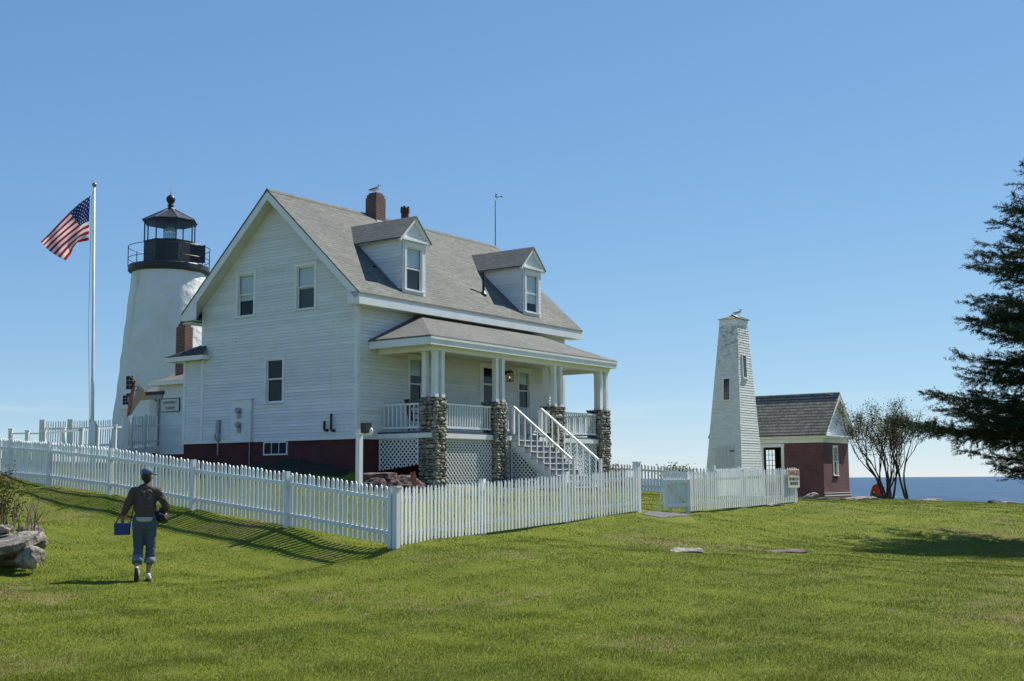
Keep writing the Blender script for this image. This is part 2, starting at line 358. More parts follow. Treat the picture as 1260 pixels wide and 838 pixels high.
V=np.c_[GX.ravel(),GY.ravel(),GZ.ravel()]; ii=(np.arange(ny-1)[:,None]*nx+np.arange(nx-1)).ravel()
kind(npmesh('ground',V,np.c_[ii,ii+1,ii+nx+1,ii+nx],'ground',k=4,smooth=True))
sea=MB().add([(-30000,-3000,-13),(30000,-3000,-13),(30000,30000,-13),(-30000,30000,-13)],[(0,1,2,3)]).build('sea','sea'); kind(sea)
# grass blades
nb=820000
D=8.6*(66/8.6)**rng.random(nb); px=rng.uniform(-60,1320,nb); bx=(px-630)/F*D; by=D
keep=rng.random(nb)>0; bx,by,D=bx[keep],by[keep],D[keep]; nb=len(bx)
clump=np.sin(bx*2.1+by*1.3)*np.sin(by*2.7-bx*.9)+np.sin(bx*5.3)*np.sin(by*4.7+bx)
bz=np.zeros(nb)
for i in range(0,nb,60000): bz[i:i+60000]=H(bx[i:i+60000],by[i:i+60000])
# keep blades out from under the house
lx=(bx-HX)*hw.x+(by-HY)*hw.y; ly=(bx-HX)*hv.x+(by-HY)*hv.y
ok=~((lx<2.5)&(ly>0))&(by<coast(bx)-1.5)&~((bx>2.9)&(bx<4.3)&(by>28.6)&(by<30.6))
bx,by,bz,D,clump=bx[ok],by[ok],bz[ok],D[ok],clump[ok]; nb=len(bx)
hgt=rng.uniform(.010,.026,nb)*(1+.25*clump)*np.where(rng.random(nb)<.03,1.8,1); wd=rng.uniform(.0018,.0034,nb)*(D/10)**1.05
an=rng.uniform(0,2*np.pi,nb); la=rng.uniform(0,2*np.pi,nb); ll=rng.uniform(.2,1.1,nb)*hgt
dx,dy=np.cos(an)*wd,np.sin(an)*wd
V=np.empty((nb,3,3)); V[:,0]=np.c_[bx-dx,by-dy,bz-.004]; V[:,1]=np.c_[bx+dx,by+dy,bz-.004]; V[:,2]=np.c_[bx+np.cos(la)*ll,by+np.sin(la)*ll,bz+hgt]
g=npmesh('grass',V.reshape(-1,3),np.arange(nb*3).reshape(-1,3),'blades'); kind(g,'stuff','short sunlit lawn grass with paler worn patches')
g['category']='grass'
# gravel path through the gate gap
def sheet(name,poly,mat,lift=.012,res=.06):
    xs=[p[0] for p in poly]; ys=[p[1] for p in poly]; X,Y=np.meshgrid(np.arange(min(xs),max(xs),res),np.arange(min(ys),max(ys),res))
    Z=H(X,Y)+lift; my,mx=X.shape
    def inside(x,y):
        c=False; j=len(poly)-1
        for i in range(len(poly)):
            if (poly[i][1]>y)!=(poly[j][1]>y) and x<(poly[j][0]-poly[i][0])*(y-poly[i][1])/(poly[j][1]-poly[i][1])+poly[i][0]: c=not c
            j=i
        return c
    m=MB(); m.v=[(float(a),float(b),float(c)) for a,b,c in zip(X.ravel(),Y.ravel(),Z.ravel())]
    for j in range(my-1):
        for i in range(mx-1):
            if inside(X[j,i]+res/2+.05*math.sin(j*1.7),Y[j,i]+res/2+.05*math.sin(i*2.3)): a=j*mx+i; m.f.append((a,a+1,a+mx+1,a+mx))
    return m.build(name,mat,smooth=True)
kind(sheet('path',[(3.05,29.2),(3.5,29.0),(4.2,30.0),(4.5,31.0),(4.2,31.5),(3.6,30.7),(3.2,30.0)],'gravel'))
# dark sheet over the grassy bank, deep shade painted into its colour
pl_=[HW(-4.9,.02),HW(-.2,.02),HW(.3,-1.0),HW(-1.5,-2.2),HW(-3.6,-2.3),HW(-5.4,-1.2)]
kind(sheet('bank_shade',pl_,'bankshade',.02,.08),'stuff','dark sheet painted as deep shade on the grassy bank below the basement window')
# ------------------------------------------------------------------ wall helpers
def clap(mb,O,a,nrm,z0,z1,srange,openings=(),e=.115,lip=.026):
    O,a,nrm=Vector(O),Vector(a),Vector(nrm); z=z0
    while z<z1-1e-4:
        zt=min(z+e,z1); b0,b1=srange(z+.001); t0,t1=srange(zt-.001)
        if b1-b0>.01:
            ivs=[(0.,1.)]
            for (o0,o1,oz0,oz1) in openings:
                if min(zt,oz1)-max(z,oz0)>.5*(zt-z):
                    nv=[]
                    for p,q in ivs:
                        f0=(o0-b0)/(b1-b0); f1=(o1-b0)/(b1-b0)
                        if f0>p: nv.append((p,min(q,f0)))
                        if f1<q: nv.append((max(p,f1),q))
                        
                    ivs=[(p,q) for p,q in nv if q-p>1e-4]
            for p,q in ivs:
                P_=lambda s,zz,off: O+a*s+nrm*off+Vector((0,0,zz))
                B0,B1=b0+(b1-b0)*p,b0+(b1-b0)*q; T0,T1=t0+(t1-t0)*p,t0+(t1-t0)*q
                if T1<T0: T1=T0=(T0+T1)/2
                j=random.uniform(-.002,.002)
                mb.add([P_(B0,z,0),P_(B1,z,0),P_(B1,z,lip+j),P_(B0,z,lip+j),P_(T1,zt,.002),P_(T0,zt,.002)],[(0,1,2,3),(3,2,4,5)])
        z=zt
def window(parent,O,a,nrm,s0,s1,z0,z1,shade=.0,cas=.11,mid=.5,lites=None,name='window',screen=False,matt='trim',label=None,sill=True):
    """casing + recessed sashes, panes and shade; s0..s1,z0..z1 is the sash opening"""
    O,a,nrm=Vector(O),Vector(a),Vector(nrm); up=Vector((0,0,1))
    def bx(m,p0,p1,q0,q1,d0,d1):
        m.obox(O+a*(p0+p1)/2+up*(q0+q1)/2+nrm*(d0+d1)/2,a*(p1-p0)/2,up*(q1-q0)/2,nrm*(d1-d0)/2)
    m=MB(); g=.0015
    bx(m,s0-cas,s0,z0,z1,-.09,.034); bx(m,s1,s1+cas,z0,z1,-.09,.034)
    bx(m,s0-cas-.01,s1+cas+.01,z1,z1+cas,-.09,.037); bx(m,s0-cas-.03,s1+cas+.03,z1+cas,z1+cas+.03,-.02,.06)
    if sill: bx(m,s0-cas-.03,s1+cas+.03,z0-.05,z0,-.09,.075)
    else: bx(m,s0-cas,s1+cas,z0-cas,z0,-.09,.034)
    w=m.build(name,matt,parent,label=label)
    zm=z0+(z1-z0)*mid
    for i,(q0,q1,dd) in enumerate(((zm-.02,z1,-.045),(z0,zm+.02,-.075))):
        m=MB(); t=.045
        bx(m,s0+g,s0+t,q0,q1,dd,dd+.03); bx(m,s1-t,s1-g,q0,q1,dd,dd+.03); bx(m,s0+t,s1-t,q0,q0+t,dd,dd+.03); bx(m,s0+t,s1-t,q1-t,q1-g,dd,dd+.03)
        if lites:
            for k in range(1,lites[0]): c=s0+t+(s1-s0-2*t)*k/lites[0]; bx(m,c-.009,c+.009,q0+t,q1-t,dd+.003,dd+.024)
            for k in range(1,lites[1]): c=q0+t+(q1-q0-2*t)*k/lites[1]; bx(m,s0+t,s1-t,c-.009,c+.009,dd+.004,dd+.026)
        m.build('sash',matt,w)
        m=MB(); bx(m,s0+t,s1-t,q0+t,q1-t,dd+.010,dd+.014); m.build('pane','glass',w)
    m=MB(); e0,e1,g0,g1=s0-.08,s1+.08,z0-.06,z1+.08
    bx(m,e0,e1,g0,g1,-.62,-.60); bx(m,e0-.02,e0,g0,g1,-.60,-.16); bx(m,e1,e1+.02,g0,g1,-.60,-.16); bx(m,e0,e1,g0-.02,g0,-.60,-.16); bx(m,e0,e1,g1,g1+.02,-.60,-.16); m.build('window_blackout_box','dark',w)  # unseen black box added behind the sashes to block interior light
    if shade>0:
        m=MB(); bx(m,s0+.01,s1-.01,z1-(z1-z0)*shade,z1-.01,-.105,-.095); m.build('window_shade','blind',w)
    if screen:
        m=MB(); bx(m,s0+.02,s1-.02,z0+.02,zm-.02,-.13,-.12); m.build('window_screen','screen',w)
    return w
# ------------------------------------------------------------------ KEEPER'S HOUSE (local x = outward over the porch, y = along the ridge)
house=thing('keepers_house','white clapboard house with dormers and a stone pillared porch','house',(HX,HY,0),HR)
Wd,Ln,SL=7.655,12.35,.9164; ZE,OV,RV,ZB=6.077,.554,.53,1.36
rz=lambda x: ZE+(OV-x)*SL if x>-Wd/2 else ZE+(Wd+OV+x)*SL
top=lambda z,off=.14: (ZE+OV*SL-off-z)/SL         # x of roof underside on the right slope at z
# gable wall
GO=(0,0,0)
wins_g=[(4.98,5.79,5.80,7.30,.62),(1.99,2.83,5.81,7.29,.52),(3.47,4.265,2.68,4.17,.0)]
def grange(z):
    k=(ZE+OV*SL-.14-z)/SL     # distance in from x=0
    if k<-.0: return (min(-k,3.8),max(Wd+k,3.85)) if -k<Wd/2 else (1,0)
    return (0,Wd)
m=MB(); clap(m,(0,0,0),(-1,0,0),(0,-1,0),ZB,9.95,grange,[(w[0],w[1],w[2],w[3]) for w in wins_g]); m.build('gable_wall','siding',house)
for s0,s1,z0,z1,sh in wins_g: window(house,(0,0,0),(-1,0,0),(0,-1,0),s0,s1,z0,z1,sh,screen=(sh==.52),mid=.52 if sh else .54)
m=MB(); clap(m,(0,Ln,0),(-1,0,0),(0,1,0),ZB,9.95,grange); m.build('rear_gable_wall','siding',house)
# long wall under the porch, openings for windows and door
wl=[(2.63,3.33,2.42,4.17),(9.12,9.82,2.66,4.15)]; door=(6.72,7.62,1.57,4.2)
m=MB(); clap(m,(0,0,0),(0,1,0),(1,0,0),ZB,ZE-.02+.3,lambda z:(0,Ln),wl+[door]); m.build('front_wall','siding',house)
for s0,s1,z0,z1 in wl: window(house,(0,0,0),(0,1,0),(1,0,0),s0,s1,z0,z1,.33)
m=MB(); clap(m,(-Wd,0,0),(0,1,0),(-1,0,0),ZB,ZE+.3,lambda z:(0,Ln)); m.build('back_wall','siding',house)
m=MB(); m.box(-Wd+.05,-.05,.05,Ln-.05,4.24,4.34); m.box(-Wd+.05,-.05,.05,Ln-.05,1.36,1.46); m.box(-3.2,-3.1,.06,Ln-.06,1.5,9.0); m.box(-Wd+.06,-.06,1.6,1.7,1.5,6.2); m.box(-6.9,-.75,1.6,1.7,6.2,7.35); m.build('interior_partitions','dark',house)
# door on the porch
m=MB(); m.box(-.06,.035,door[0]-.12,door[0],door[2],door[3]); m.box(-.06,.035,door[1],door[1]+.12,door[2],door[3]); m.box(-.06,.04,door[0]-.13,door[1]+.13,door[3],door[3]+.12)
d=m.build('door','trim',house,label='white porch door with tall glass')
m=MB(); y0,y1=door[0]+.003,door[1]-.003
m.box(-.05,-.01,y0,y0+.17,door[2],door[3]); m.box(-.05,-.01,y1-.17,y1,door[2],door[3]); m.box(-.05,-.01,y0+.17,y1-.17,door[2],2.85); m.box(-.05,-.01,y0+.17,y1-.17,door[3]-.06,door[3]); m.box(-.045,-.012,y0+.17,y1-.17,3.5,3.56)
m.build('door_leaf','white',d); MB().box(-.035,-.03,y0+.17,y1-.17,2.85,4.14).build('pane','glass',d); MB().ball((.03,y0+.08,2.55),.035).build('handle','black',d,True)
# corner boards, water table, frieze
for x,y,sx,sy in ((0,0,1,-1),(-Wd,0,-1,-1),(0,Ln,1,1),(-Wd,Ln,-1,1)):
    zt=ZE+.25; m=MB()
    m.box(*sorted((x-sx*.12,x+sx*.028)),*sorted((y,y+sy*.030)),ZB-.02,zt); m.box(*sorted((x,x+sx*.026)),*sorted((y-sy*.12,y)),ZB-.02,zt)
    m.build('corner_board','trim',house)
m=MB(); m.box(-Wd-.98,-.12,-.024,0,ZB-.03,ZB+.10); m.box(0,.022,.12,Ln-.12,ZB-.03,ZB+.1); m.build('water_table','trim',house)
# foundation
m=MB(); m.box(-Wd-.97,-.03,.035,.3,-.6,ZB-.03); m.box(-.3,-.03,.3,Ln-.03,-.9,ZB-.03); m.box(-Wd+.03,-.3,Ln-.3,Ln-.03,-.9,ZB-.03); m.box(-Wd-.97,-Wd-.6,.3,3,-.6,ZB-.03); m.build('foundation','brickred',house)
# basement window
m=MB(); m.box(-4.36,-3.20,-.02,.034,.86,1.325); bw=m.build('basement_window','trim',house)
for k in range(3): MB().box(-4.30+k*.365,-4.30+k*.365+.33,-.026,-.0215,.91,1.28).build('pane',M['glass'] if False else M['dark'],bw)
# roofs
def slope(x0,z0,x1,z1,y0,y1,t0,t1):  # slab between offsets t0,t1 below the roof line
    L_=math.hypot(x1-x0,z1-z0); nxx,nzz=-(z1-z0)/L_,(x1-x0)/L_
    if nzz<0: nxx,nzz=-nxx,-nzz
    return [(x0-nxx*t0,z0-nzz*t0),(x1-nxx*t0,z1-nzz*t0),(x1-nxx*t1,z1-nzz*t1),(x0-nxx*t1,z0-nzz*t1)]
zr=rz(-Wd/2)
r=MB()
for sgn in (0,1):
    x0=OV+.02 if not sgn else -Wd-OV-.02; z0=ZE-.02*SL
    r.prism([(x0,z0),(-Wd/2,zr),(-Wd/2,zr-.07),(x0,z0-.055)],-RV-.02,Ln+RV+.02)
for k in range(50):   # ridge caps
    y=-RV-.02+k*(Ln+2*RV)/50; m_=(Ln+2*RV)/50
    r.prism([(-Wd/2-.13,zr-.105),(-Wd/2,zr+.022),(-Wd/2+.13,zr-.105),(-Wd/2,zr-.01)],y,y+m_*.985)
roof=r.build('main_roof','roofy',house)
m=MB()
for sgn in (0,1):
    fx=(lambda x:x) if not sgn else (lambda x:-Wd-x)
    x0=OV; 
    for y0,y1 in ((-RV,-RV+.03),(Ln+RV-.03,Ln+RV)):
        m.prism([(fx(x0),ZE-.057),(-Wd/2,zr-.072),(-Wd/2,zr-.38),(fx(x0-.16),ZE-.235)],y0,y1)
    m.prism([(fx(.05),ZE+(OV-.05)*SL-.073),(fx(-Wd/2+.02) if not sgn else -Wd/2-.02,zr-.1),(fx(-Wd/2+.02) if not sgn else -Wd/2-.02,zr-.14),(fx(.05),ZE+(OV-.05)*SL-.12)],0,Ln)
m.build('barge_board','trim',house)
for y0,y1 in ((-RV+.031,.0),(Ln,Ln+RV-.031)):
    m=MB()
    for sgn in (0,1):
        fx=(lambda x:x) if not sgn else (lambda x:-Wd-x)
        m.prism([(fx(OV-.03),ZE-.06),(-Wd/2,zr-.12),(-Wd/2,zr-.29),(fx(OV-.13),ZE-.225)],y0,y1)
    m.build('rake_soffit','soffit',house)
MB().box(-Wd-OV+.03,-Wd-.03,-RV+.031,Ln+RV-.031,ZE-.30,ZE-.27).build('eave_soffit','soffit',house)
MB().prism([(-Wd-OV+.02,ZE-.28),(-Wd-OV+.02,ZE-.06),(-Wd+.22,ZE+.55),(-Wd+.22,ZE-.28)],-RV+.002,-RV+.029).build('eave_return','trim',house)
m=MB(); 
for sgn in (0,1):
    xa,xb=(OV-.03,OV) if not sgn else (-Wd-OV,-Wd-OV+.03)
    m.box(xa,xb,-RV,Ln+RV,ZE-.40,ZE-.057) if not sgn else m.box(xa,xb,.0,Ln+RV,ZE-.34,ZE-.057)
    m.box(0.026 if not sgn else -Wd-OV+.03, OV-.03 if not sgn else -Wd-.026, -RV+.03,Ln+RV-.03,ZE-.395,ZE-.365)
m.box(.026,OV-.03,-RV,-RV+.03,ZE-.37,ZE+.02); m.build('eave_fascia','white',house)
m=MB(); m.prism([(.0,ZE-.36),(.0,ZE-.1),(OV-.04,ZE-.1),(OV-.04,ZE-.36)],Ln+RV-.06,Ln+RV-.032); m.build('eave_return','trim',house)
# dormers
def dormer(cy):
    fx=.233; hw_=.62; ez=8.31; az=9.12
    d=MB(); 
    back=lambda z:-((z-ZE)/SL-OV)-.02
    for sy in (-1,1):
        clap(d,(0,cy+sy*hw_,0),(-1,0,0),(0,sy,0),6.36,8.27,lambda z:(-fx,max(-back(z),-fx+.005)),e=.14,lip=.02)
    clap(d,(fx,cy-hw_,0),(0,1,0),(1,0,0),6.36,8.27,lambda z:(0,2*hw_),[(.17,1.07,6.44,8.07)],e=.14,lip=.012)
    d.prism([(cy-.66,8.27),(cy+.66,8.27),(cy,9.0)],fx-.02,fx,axis='x')
    o=d.build('dormer','siding',house)
    window(o,(fx,cy-hw_,0),(0,1,0),(1,0,0),.21,1.03,6.50,8.0,.45 if cy<5 else .75,cas=.10,screen=cy<5)
    # window is a part of the dormer, panes one deeper -> flatten panes under the dormer
    r=MB()
    for s in (-1,1): r.prism([(cy,az),(cy+s*.84,az-.86),(cy+s*.84,az-.91),(cy,az-.06)],-2.85,fx+.12,axis='x')
    r.build('dormer_roof','roofx',o)
    t=MB()
    for s in (-1,1): t.prism([(cy,az-.062),(cy+s*.82,az-.905),(cy+s*.80,az-1.0),(cy,az-.17)],fx+.001,fx+.095,axis='x')
    t.box(fx,fx+.10,cy-.70,cy+.70,8.20,8.268); t.prism([(cy-.7,8.269),(cy+.7,8.269),(cy+.6,8.31),(cy-.6,8.31)],fx,fx+.05,axis='x')
    for s in (-1,1): t.prism([(cy+s*.62,8.2),(cy+s*.78,8.18),(cy+s*.74,8.27),(cy+s*.62,8.27)],-1.9,fx+.02,axis='x')
    t.build('dormer_trim','trim',o)
    return o
dorms=[dormer(2.57),dormer(9.74)]
for o in dorms:
    for w in [c for c in bpy.data.objects if c.parent==o and c.name.startswith('window')]:
        for c in [c for c in bpy.data.objects if c.parent==w]: c.parent=o
# chimneys, pot, vents
m=MB(); m.box(-4.12,-3.57,4.82,5.36,9.3,10.78); m.box(-4.09,-3.60,4.85,5.33,10.78,10.90); m.box(-4.04,-3.65,4.90,5.28,10.90,10.98); ch=m.build('chimney','brickchim',house)
MB().box(-4.14,-3.5,4.8,5.38,9.55,9.86).build('chimney_flashing','trim',ch)
m=MB(); m.lathe([(.16,9.0),(.16,10.75),(.19,10.78),(.19,10.95),(.14,10.97)],8,(-4.6,7.7)); 
for k in range(4): t=k*math.pi/2+.5; m.ball((-4.6+.13*math.cos(t),7.7+.13*math.sin(t),11.0),.055)
m.build('chimney_pot',plain('terracotta',(.10,.03,.022),.7),house)
m=MB(); m.tube([(-.49,7.535,6.9),(-.49,7.535,7.9)],.055,10); m.lathe([(.16,7.02),(.06,7.16)],10,(-.49,7.535)); m.build('vent_pipe','black',house)
m=MB(); m.tube([(-3.9,12.93,9.9),(-3.9,12.93,12.15)],[.03,.022],8); m.tube([(-3.9,12.93,12.15),(-3.9,13.15,12.35)],.015,6); m.build('weather_mast','grey',house)
m=MB(); 
for k in range(3): t=k*2.1+.4; m.tube([(-3.9,13.15,12.36),(-3.9+.13*math.cos(t),13.15+.13*math.sin(t),12.36)],.008,5); m.ball((-3.9+.15*math.cos(t),13.15+.15*math.sin(t),12.36),.04)
m.ball((-3.9,13.0,12.45),(.03,.09,.03)); m.build('anemometer','black',house)
# PORCH
PX=2.696; PY0,PY1=.505,12.07; PZ=4.60; PT=5.777
py0=PY0+2.69; py1=PY1-2.69
m=MB(); e=.05
m.add([(PX,PY0,PZ),(PX,PY1,PZ),(.004,py1,PT),(.004,py0,PT),(PX,PY0,PZ-e),(PX,PY1,PZ-e)],[(0,1,2,3),(0,4,5,1)]); m.build('porch_roof','porchroof',house)
MB().add([(PX,PY0,PZ),(.004,py0,PT),(.004,PY0,PZ),(PX,PY0,PZ-e),(.004,PY0,PZ-e)],[(0,1,2),(0,2,4,3)]).build('porch_roof_end','porchroofx',house)
MB().add([(PX,PY1,PZ),(.004,PY1,PZ),(.004,py1,PT),(PX,PY1,PZ-e),(.004,PY1,PZ-e)],[(0,1,2),(0,3,4,1)]).build('porch_roof_end','porchroofx',house)
m=MB(); 
m.box(PX-.035,PX-.012,PY0+.012,PY1-.012,PZ-.30,PZ-.052); m.box(.03,PX-.035,PY0+.012,PY0+.035,PZ-.30,PZ-.052); m.box(.03,PX-.035,PY1-.035,PY1-.012,PZ-.30,PZ-.052)
m.box(PX-.012,PX+.018,PY0-.006,PY1+.006,PZ-.12,PZ-.052)
m.build('porch_fascia','white',house)
m=MB(); m.box(2.16,2.40,.97,11.98,PZ-.44,PZ-.26); m.box(.03,2.16,.97,1.2,PZ-.44,PZ-.26); m.box(.03,2.16,11.75,11.98,PZ-.44,PZ-.26)
m.box(2.12,2.43,.94,12.01,PZ-.29,PZ-.262); m.build('porch_beam','trim',house)
m=MB(); m.box(.02,PX-.036,PY0+.036,PY1-.036,PZ-.262,PZ-.235); m.build('porch_ceiling','soffit',house)
m=MB(); m.box(.03,2.30,.98,12.0,1.50,1.56); m.build('porch_deck','deck',house)
m=MB(); m.box(2.25,2.30,.98,12.0,1.34,1.499); m.box(.03,2.25,.98,1.03,1.34,1.499); m.box(.03,2.25,11.95,12.0,1.34,1.499); m.build('porch_skirt','trim',house)
# stone pillars
pil=[(1.09,1.70,1.72),(4.40,5.04,1.76),(8.03,8.72,1.76),(11.24,11.98,1.76)]
for k,(y0,y1,x0) in enumerate(pil):
    x1=2.40; m=MB(); z=-.75
    while z<2.60:
        hh=random.choice((.05,.07,.09,.12,.15))*random.uniform(.85,1.1); zc=z+hh/2
        for face in range(4):
            ln=(y1-y0) if face%2==0 else (x1-x0); s=0
            while s<ln-.02:
                w=min(random.uniform(.08,.20)+hh*random.uniform(0,1.2),ln-s); 
                if ln-s-w<.06: w=ln-s
                c=s+w/2; zc=z+hh/2+random.uniform(-.018,.018); pr=random.uniform(-.01,.045); dr=(w/2*1.04,.07+random.uniform(0,.03),hh/2*random.uniform(.85,1.3))
                if face==0: m.ball((x1-.03+pr-.02,y0+c,zc),(dr[1],dr[0],dr[2]),8,6,.07)
                elif face==1: m.ball((x0+c,y0+.03-pr+.02,zc),(dr[0],dr[1],dr[2]),8,6,.07)
                elif face==2: m.ball((x0+.05-pr,y0+c,zc),(dr[1],dr[0],dr[2]),6,4,.05)
                else: m.ball((x0+c,y1-.05+pr,zc),(dr[0],dr[1],dr[2]),6,4,.05)
                s+=w
        z+=hh
    p=m.build('stone_pillar','stone',house,True)
    MB().box(x0+.06,x1-.06,y0+.06,y1-.06,-.9,2.60).build('pillar_core','mortar',p)
    MB().box(x0-.01,x1+.01,y0-.01,y1+.01,2.60,2.655).build('pillar_cap','mortar',p)
    m=MB()
    def post(x,y): 
        m.box(x-.08,x+.08,y-.08,y+.08,2.656,PZ-.441)
        m.box(x-.095,x+.095,y-.095,y+.095,2.657,2.76)
        m.box(x-.092,x+.092,y-.092,y+.092,PZ-.53,PZ-.4415)
    xa,ya,yb=2.27,y0+.14,y1-.14
    post(xa,ya); post(xa,yb)
    if k in (0,3): post(1.87,ya if k==0 else yb)
    if k==2: post(1.92,ya)
    m.build('porch_post','trim',house)
# porch railings
def railing(p0,p1,nb,z0=1.70,z1=2.49,parent=house):
    p0,p1=Vector((*p0,0)),Vector((*p1,0)); m=MB()
    m.bar(p0+Vector((0,0,z1-.03)),p1+Vector((0,0,z1-.03)),.075,.06); m.bar(p0+Vector((0,0,z0)),p1+Vector((0,0,z0)),.06,.07)
    o=m.build('porch_railing','trim',parent)
    for k in range(nb):
        p=p0.lerp(p1,(k+.5)/nb); MB().box(p.x-.02,p.x+.02,p.y-.02,p.y+.02,z0+.036,z1-.061).build('baluster','trim',o)
railing((.03,1.2),(1.70,1.2),9); railing((2.2,1.73),(2.2,4.36),19); railing((2.2,5.05),(2.2,5.42),3); railing((2.2,7.2),(2.2,8.0),6); railing((2.2,8.75),(2.2,11.2),17)
railing((.03,11.85),(1.75,11.85),12)
# stairs
st_y0,st_y1=5.42,7.2; nr=10; rise=.205; run=.274; xs=2.32
m=MB(); mt=MB(); mr=MB()
for k in range(nr):
    zt=1.56-rise*(k+1); xa=xs+run*k
    mt.box(xa-.005,xa+run+.012,st_y0-.03,st_y1+.03,zt-.024,zt); mr.box(xa-.02,xa-.006,st_y0+.04,st_y1-.04,zt+.001,zt+rise-.025)
st=mt.build('porch_stairs','trim',house); mr.build('riser','deck',st)
for y in (st_y0,st_y1-.04):
    m=MB(); poly=[(xs-.05,1.5)]
    for k in range(nr):
        zt=1.56-rise*(k+1); xa=xs+run*k; poly+=[(xa-.03,zt+rise-.04),(xa-.03,zt-.04)]
    poly+=[(xs+run*nr-.03,-.75),(xs+run*nr-.35,-.75),(xs-.05,1.12)]
    m.prism(poly,y,y+.04); m.build('stringer','trim',st)
for y in (st_y0+.01,st_y1-.05):
    MB().box(2.33,2.42,y-.03,y+.06,1.565,2.56).build('newel_post','trim',st); MB().box(4.82,4.92,y-.03,y+.06,-.65,.68).build('newel_post','trim',st)
    m=MB(); m.bar((2.42,y+.015,2.50),(4.83,y+.015,.62),.085,.06); hr=m.build('handrail','white',st)
    for k in range(9):
        x=2.60+k*run*.95; zt=2.50-(x-2.42)*(1.88/2.41); zb=1.56-rise*(math.floor((x-xs)/run)+1)
        MB().box(x-.02,x+.02,y-.005,y+.035,zb,zt-.05).build('baluster','trim',st)
# lattice
def lattice(poly,plane,c,spc=.168,w=.042):
    """poly in (s,z); plane 'x' => sheet at x=c running along y; 'y' => sheet at y=c running along x"""
    import itertools
    def clipseg(p,q):
        t0,t1=0,1; n_=len(poly); area=sum(poly[i][0]*poly[(i+1)%n_][1]-poly[(i+1)%n_][0]*poly[i][1] for i in range(n_)); sg=1 if area>0 else -1
        for i in range(n_):
            a,b=poly[i],poly[(i+1)%n_]; ex,ey=b[0]-a[0],b[1]-a[1]
            f=lambda pt: sg*(ex*(pt[1]-a[1])-ey*(pt[0]-a[0]))
            fp,fq=f(p),f(q)
            if fp<0 and fq<0: return None
            if fp<0: t0=max(t0,fp/(fp-fq))
            elif fq<0: t1=min(t1,fp/(fp-fq))
        if t1-t0<.01: return None
        g=lambda t:(p[0]+(q[0]-p[0])*t,p[1]+(q[1]-p[1])*t)
        return g(t0),g(t1)
    xs_=[p[0] for p in poly]; zs_=[p[1] for p in poly]; hgt_=max(zs_)-min(zs_); m=MB()
    for lay,sg in ((0,1),(1,-1)):
        k=min(xs_)-hgt_ if sg>0 else min(xs_)
        while k<max(xs_)+hgt_:
            sgm=clipseg((k,min(zs_)),(k+sg*hgt_,max(zs_)))
            if sgm:
                off=c+lay*.009
                P3=lambda s,z:(off,s,z) if plane=='x' else (s,off,z)
                a,b=Vector(P3(*sgm[0])),Vector(P3(*sgm[1])); m.bar(a,b,w,.008,up=(1,0,0) if plane=='x' else (0,1,0))
            k+=spc
    for i in range(len(poly)):
        a,b=poly[i],poly[(i+1)%len(poly)]
        P3=lambda s,z:(c+.004,s,z) if plane=='x' else (s,c+.004,z)
        if i!=0: m.bar(P3(*a),P3(*b),.05,.03,up=(1,0,0) if plane=='x' else (0,1,0))
    return m.build('lattice_panel','white',house)
lattice([(1.70,.48),(.05,.30),(.05,1.34),(1.70,1.34)],'y',1.06)
lattice([(1.72,-.6),(4.38,-.6),(4.38,1.34),(1.72,1.34)],'x',2.19)
lattice([(5.06,-.6),(5.42,-.6),(5.42,1.34),(5.06,1.34)],'x',2.19)
lattice([(2.32,-.6),(4.75,-.6),(2.32,1.20)],'y',st_y0-.03)
lattice([(7.2,-.6),(8.0,-.6),(8.0,1.34),(7.2,1.34)],'x',2.19); lattice([(8.75,-.6),(11.2,-.6),(11.2,1.34),(8.75,1.34)],'x',2.19)
lattice([(1.74,-.6),(.05,-.6),(.05,1.34),(1.74,1.34)],'y',11.9)
# porch lantern
m=MB(); m.box(.02,.05,8.2,8.3,3.95,4.1); m.bar((.05,8.25,4.08),(.22,8.25,4.08),.02)
for a,b in ((.14,8.17),(.14,8.33),(.30,8.17),(.30,8.33)): m.box(a-.01,a+.01,b-.01,b+.01,3.72,4.02)
m.box(.12,.32,8.15,8.35,4.02,4.05); m.prism([(.12,4.05),(.32,4.05),(.22,4.13)],8.15,8.35); m.box(.12,.32,8.15,8.35,3.69,3.72); ln=m.build('porch_lantern','black',house)
mm,nt,b=nodes('lit_bulb'); b.inputs['Emission Color'].default_value=(1,.45,.18,1); b.inputs['Emission Strength'].default_value=1.4; MB().ball((.22,8.25,3.85),.035).build('bulb',mm,ln)
# porch house number plates etc
# meter board and services on the gable wall
m=MB(); m.box(-5.98,-4.93,-.10,-.017,ZB-.03,2.83); m.box(-4.99,-4.90,-.13,-.101,ZB,2.86); m.box(-6.02,-4.88,-.14,-.0165,2.83,2.87); mb=m.build('meter_board','white',house)
for z in (2.45,1.95):
    m=MB(); m.tube([(-5.50,-.10,z),(-5.50,-.24,z)],.10,14); m.box(-5.60,-5.40,-.13,-.101,z-.28,z-.05); m.build('electric_meter','steel',mb)
m=MB(); m.box(-6.72,-6.56,-.12,-.018,1.68,2.15); m.tube([(-6.64,-.07,1.68),(-6.64,-.07,.9)],.025,8); m.tube([(-6.8,-.07,1.66),(-6.76,-.1,1.5),(-6.66,-.08,1.42)],.03,8); m.tube([(-6.58,-.09,1.66),(-6.56,-.09,1.48),(-6.62,-.08,1.38)],.025,8); m.build('conduit_box','steel',house)
m=MB(); m.tube([(-5.02,-.05,ZB),(-5.02,-.05,.4)],.018,8); m.build('conduit_pipe','steel',house)
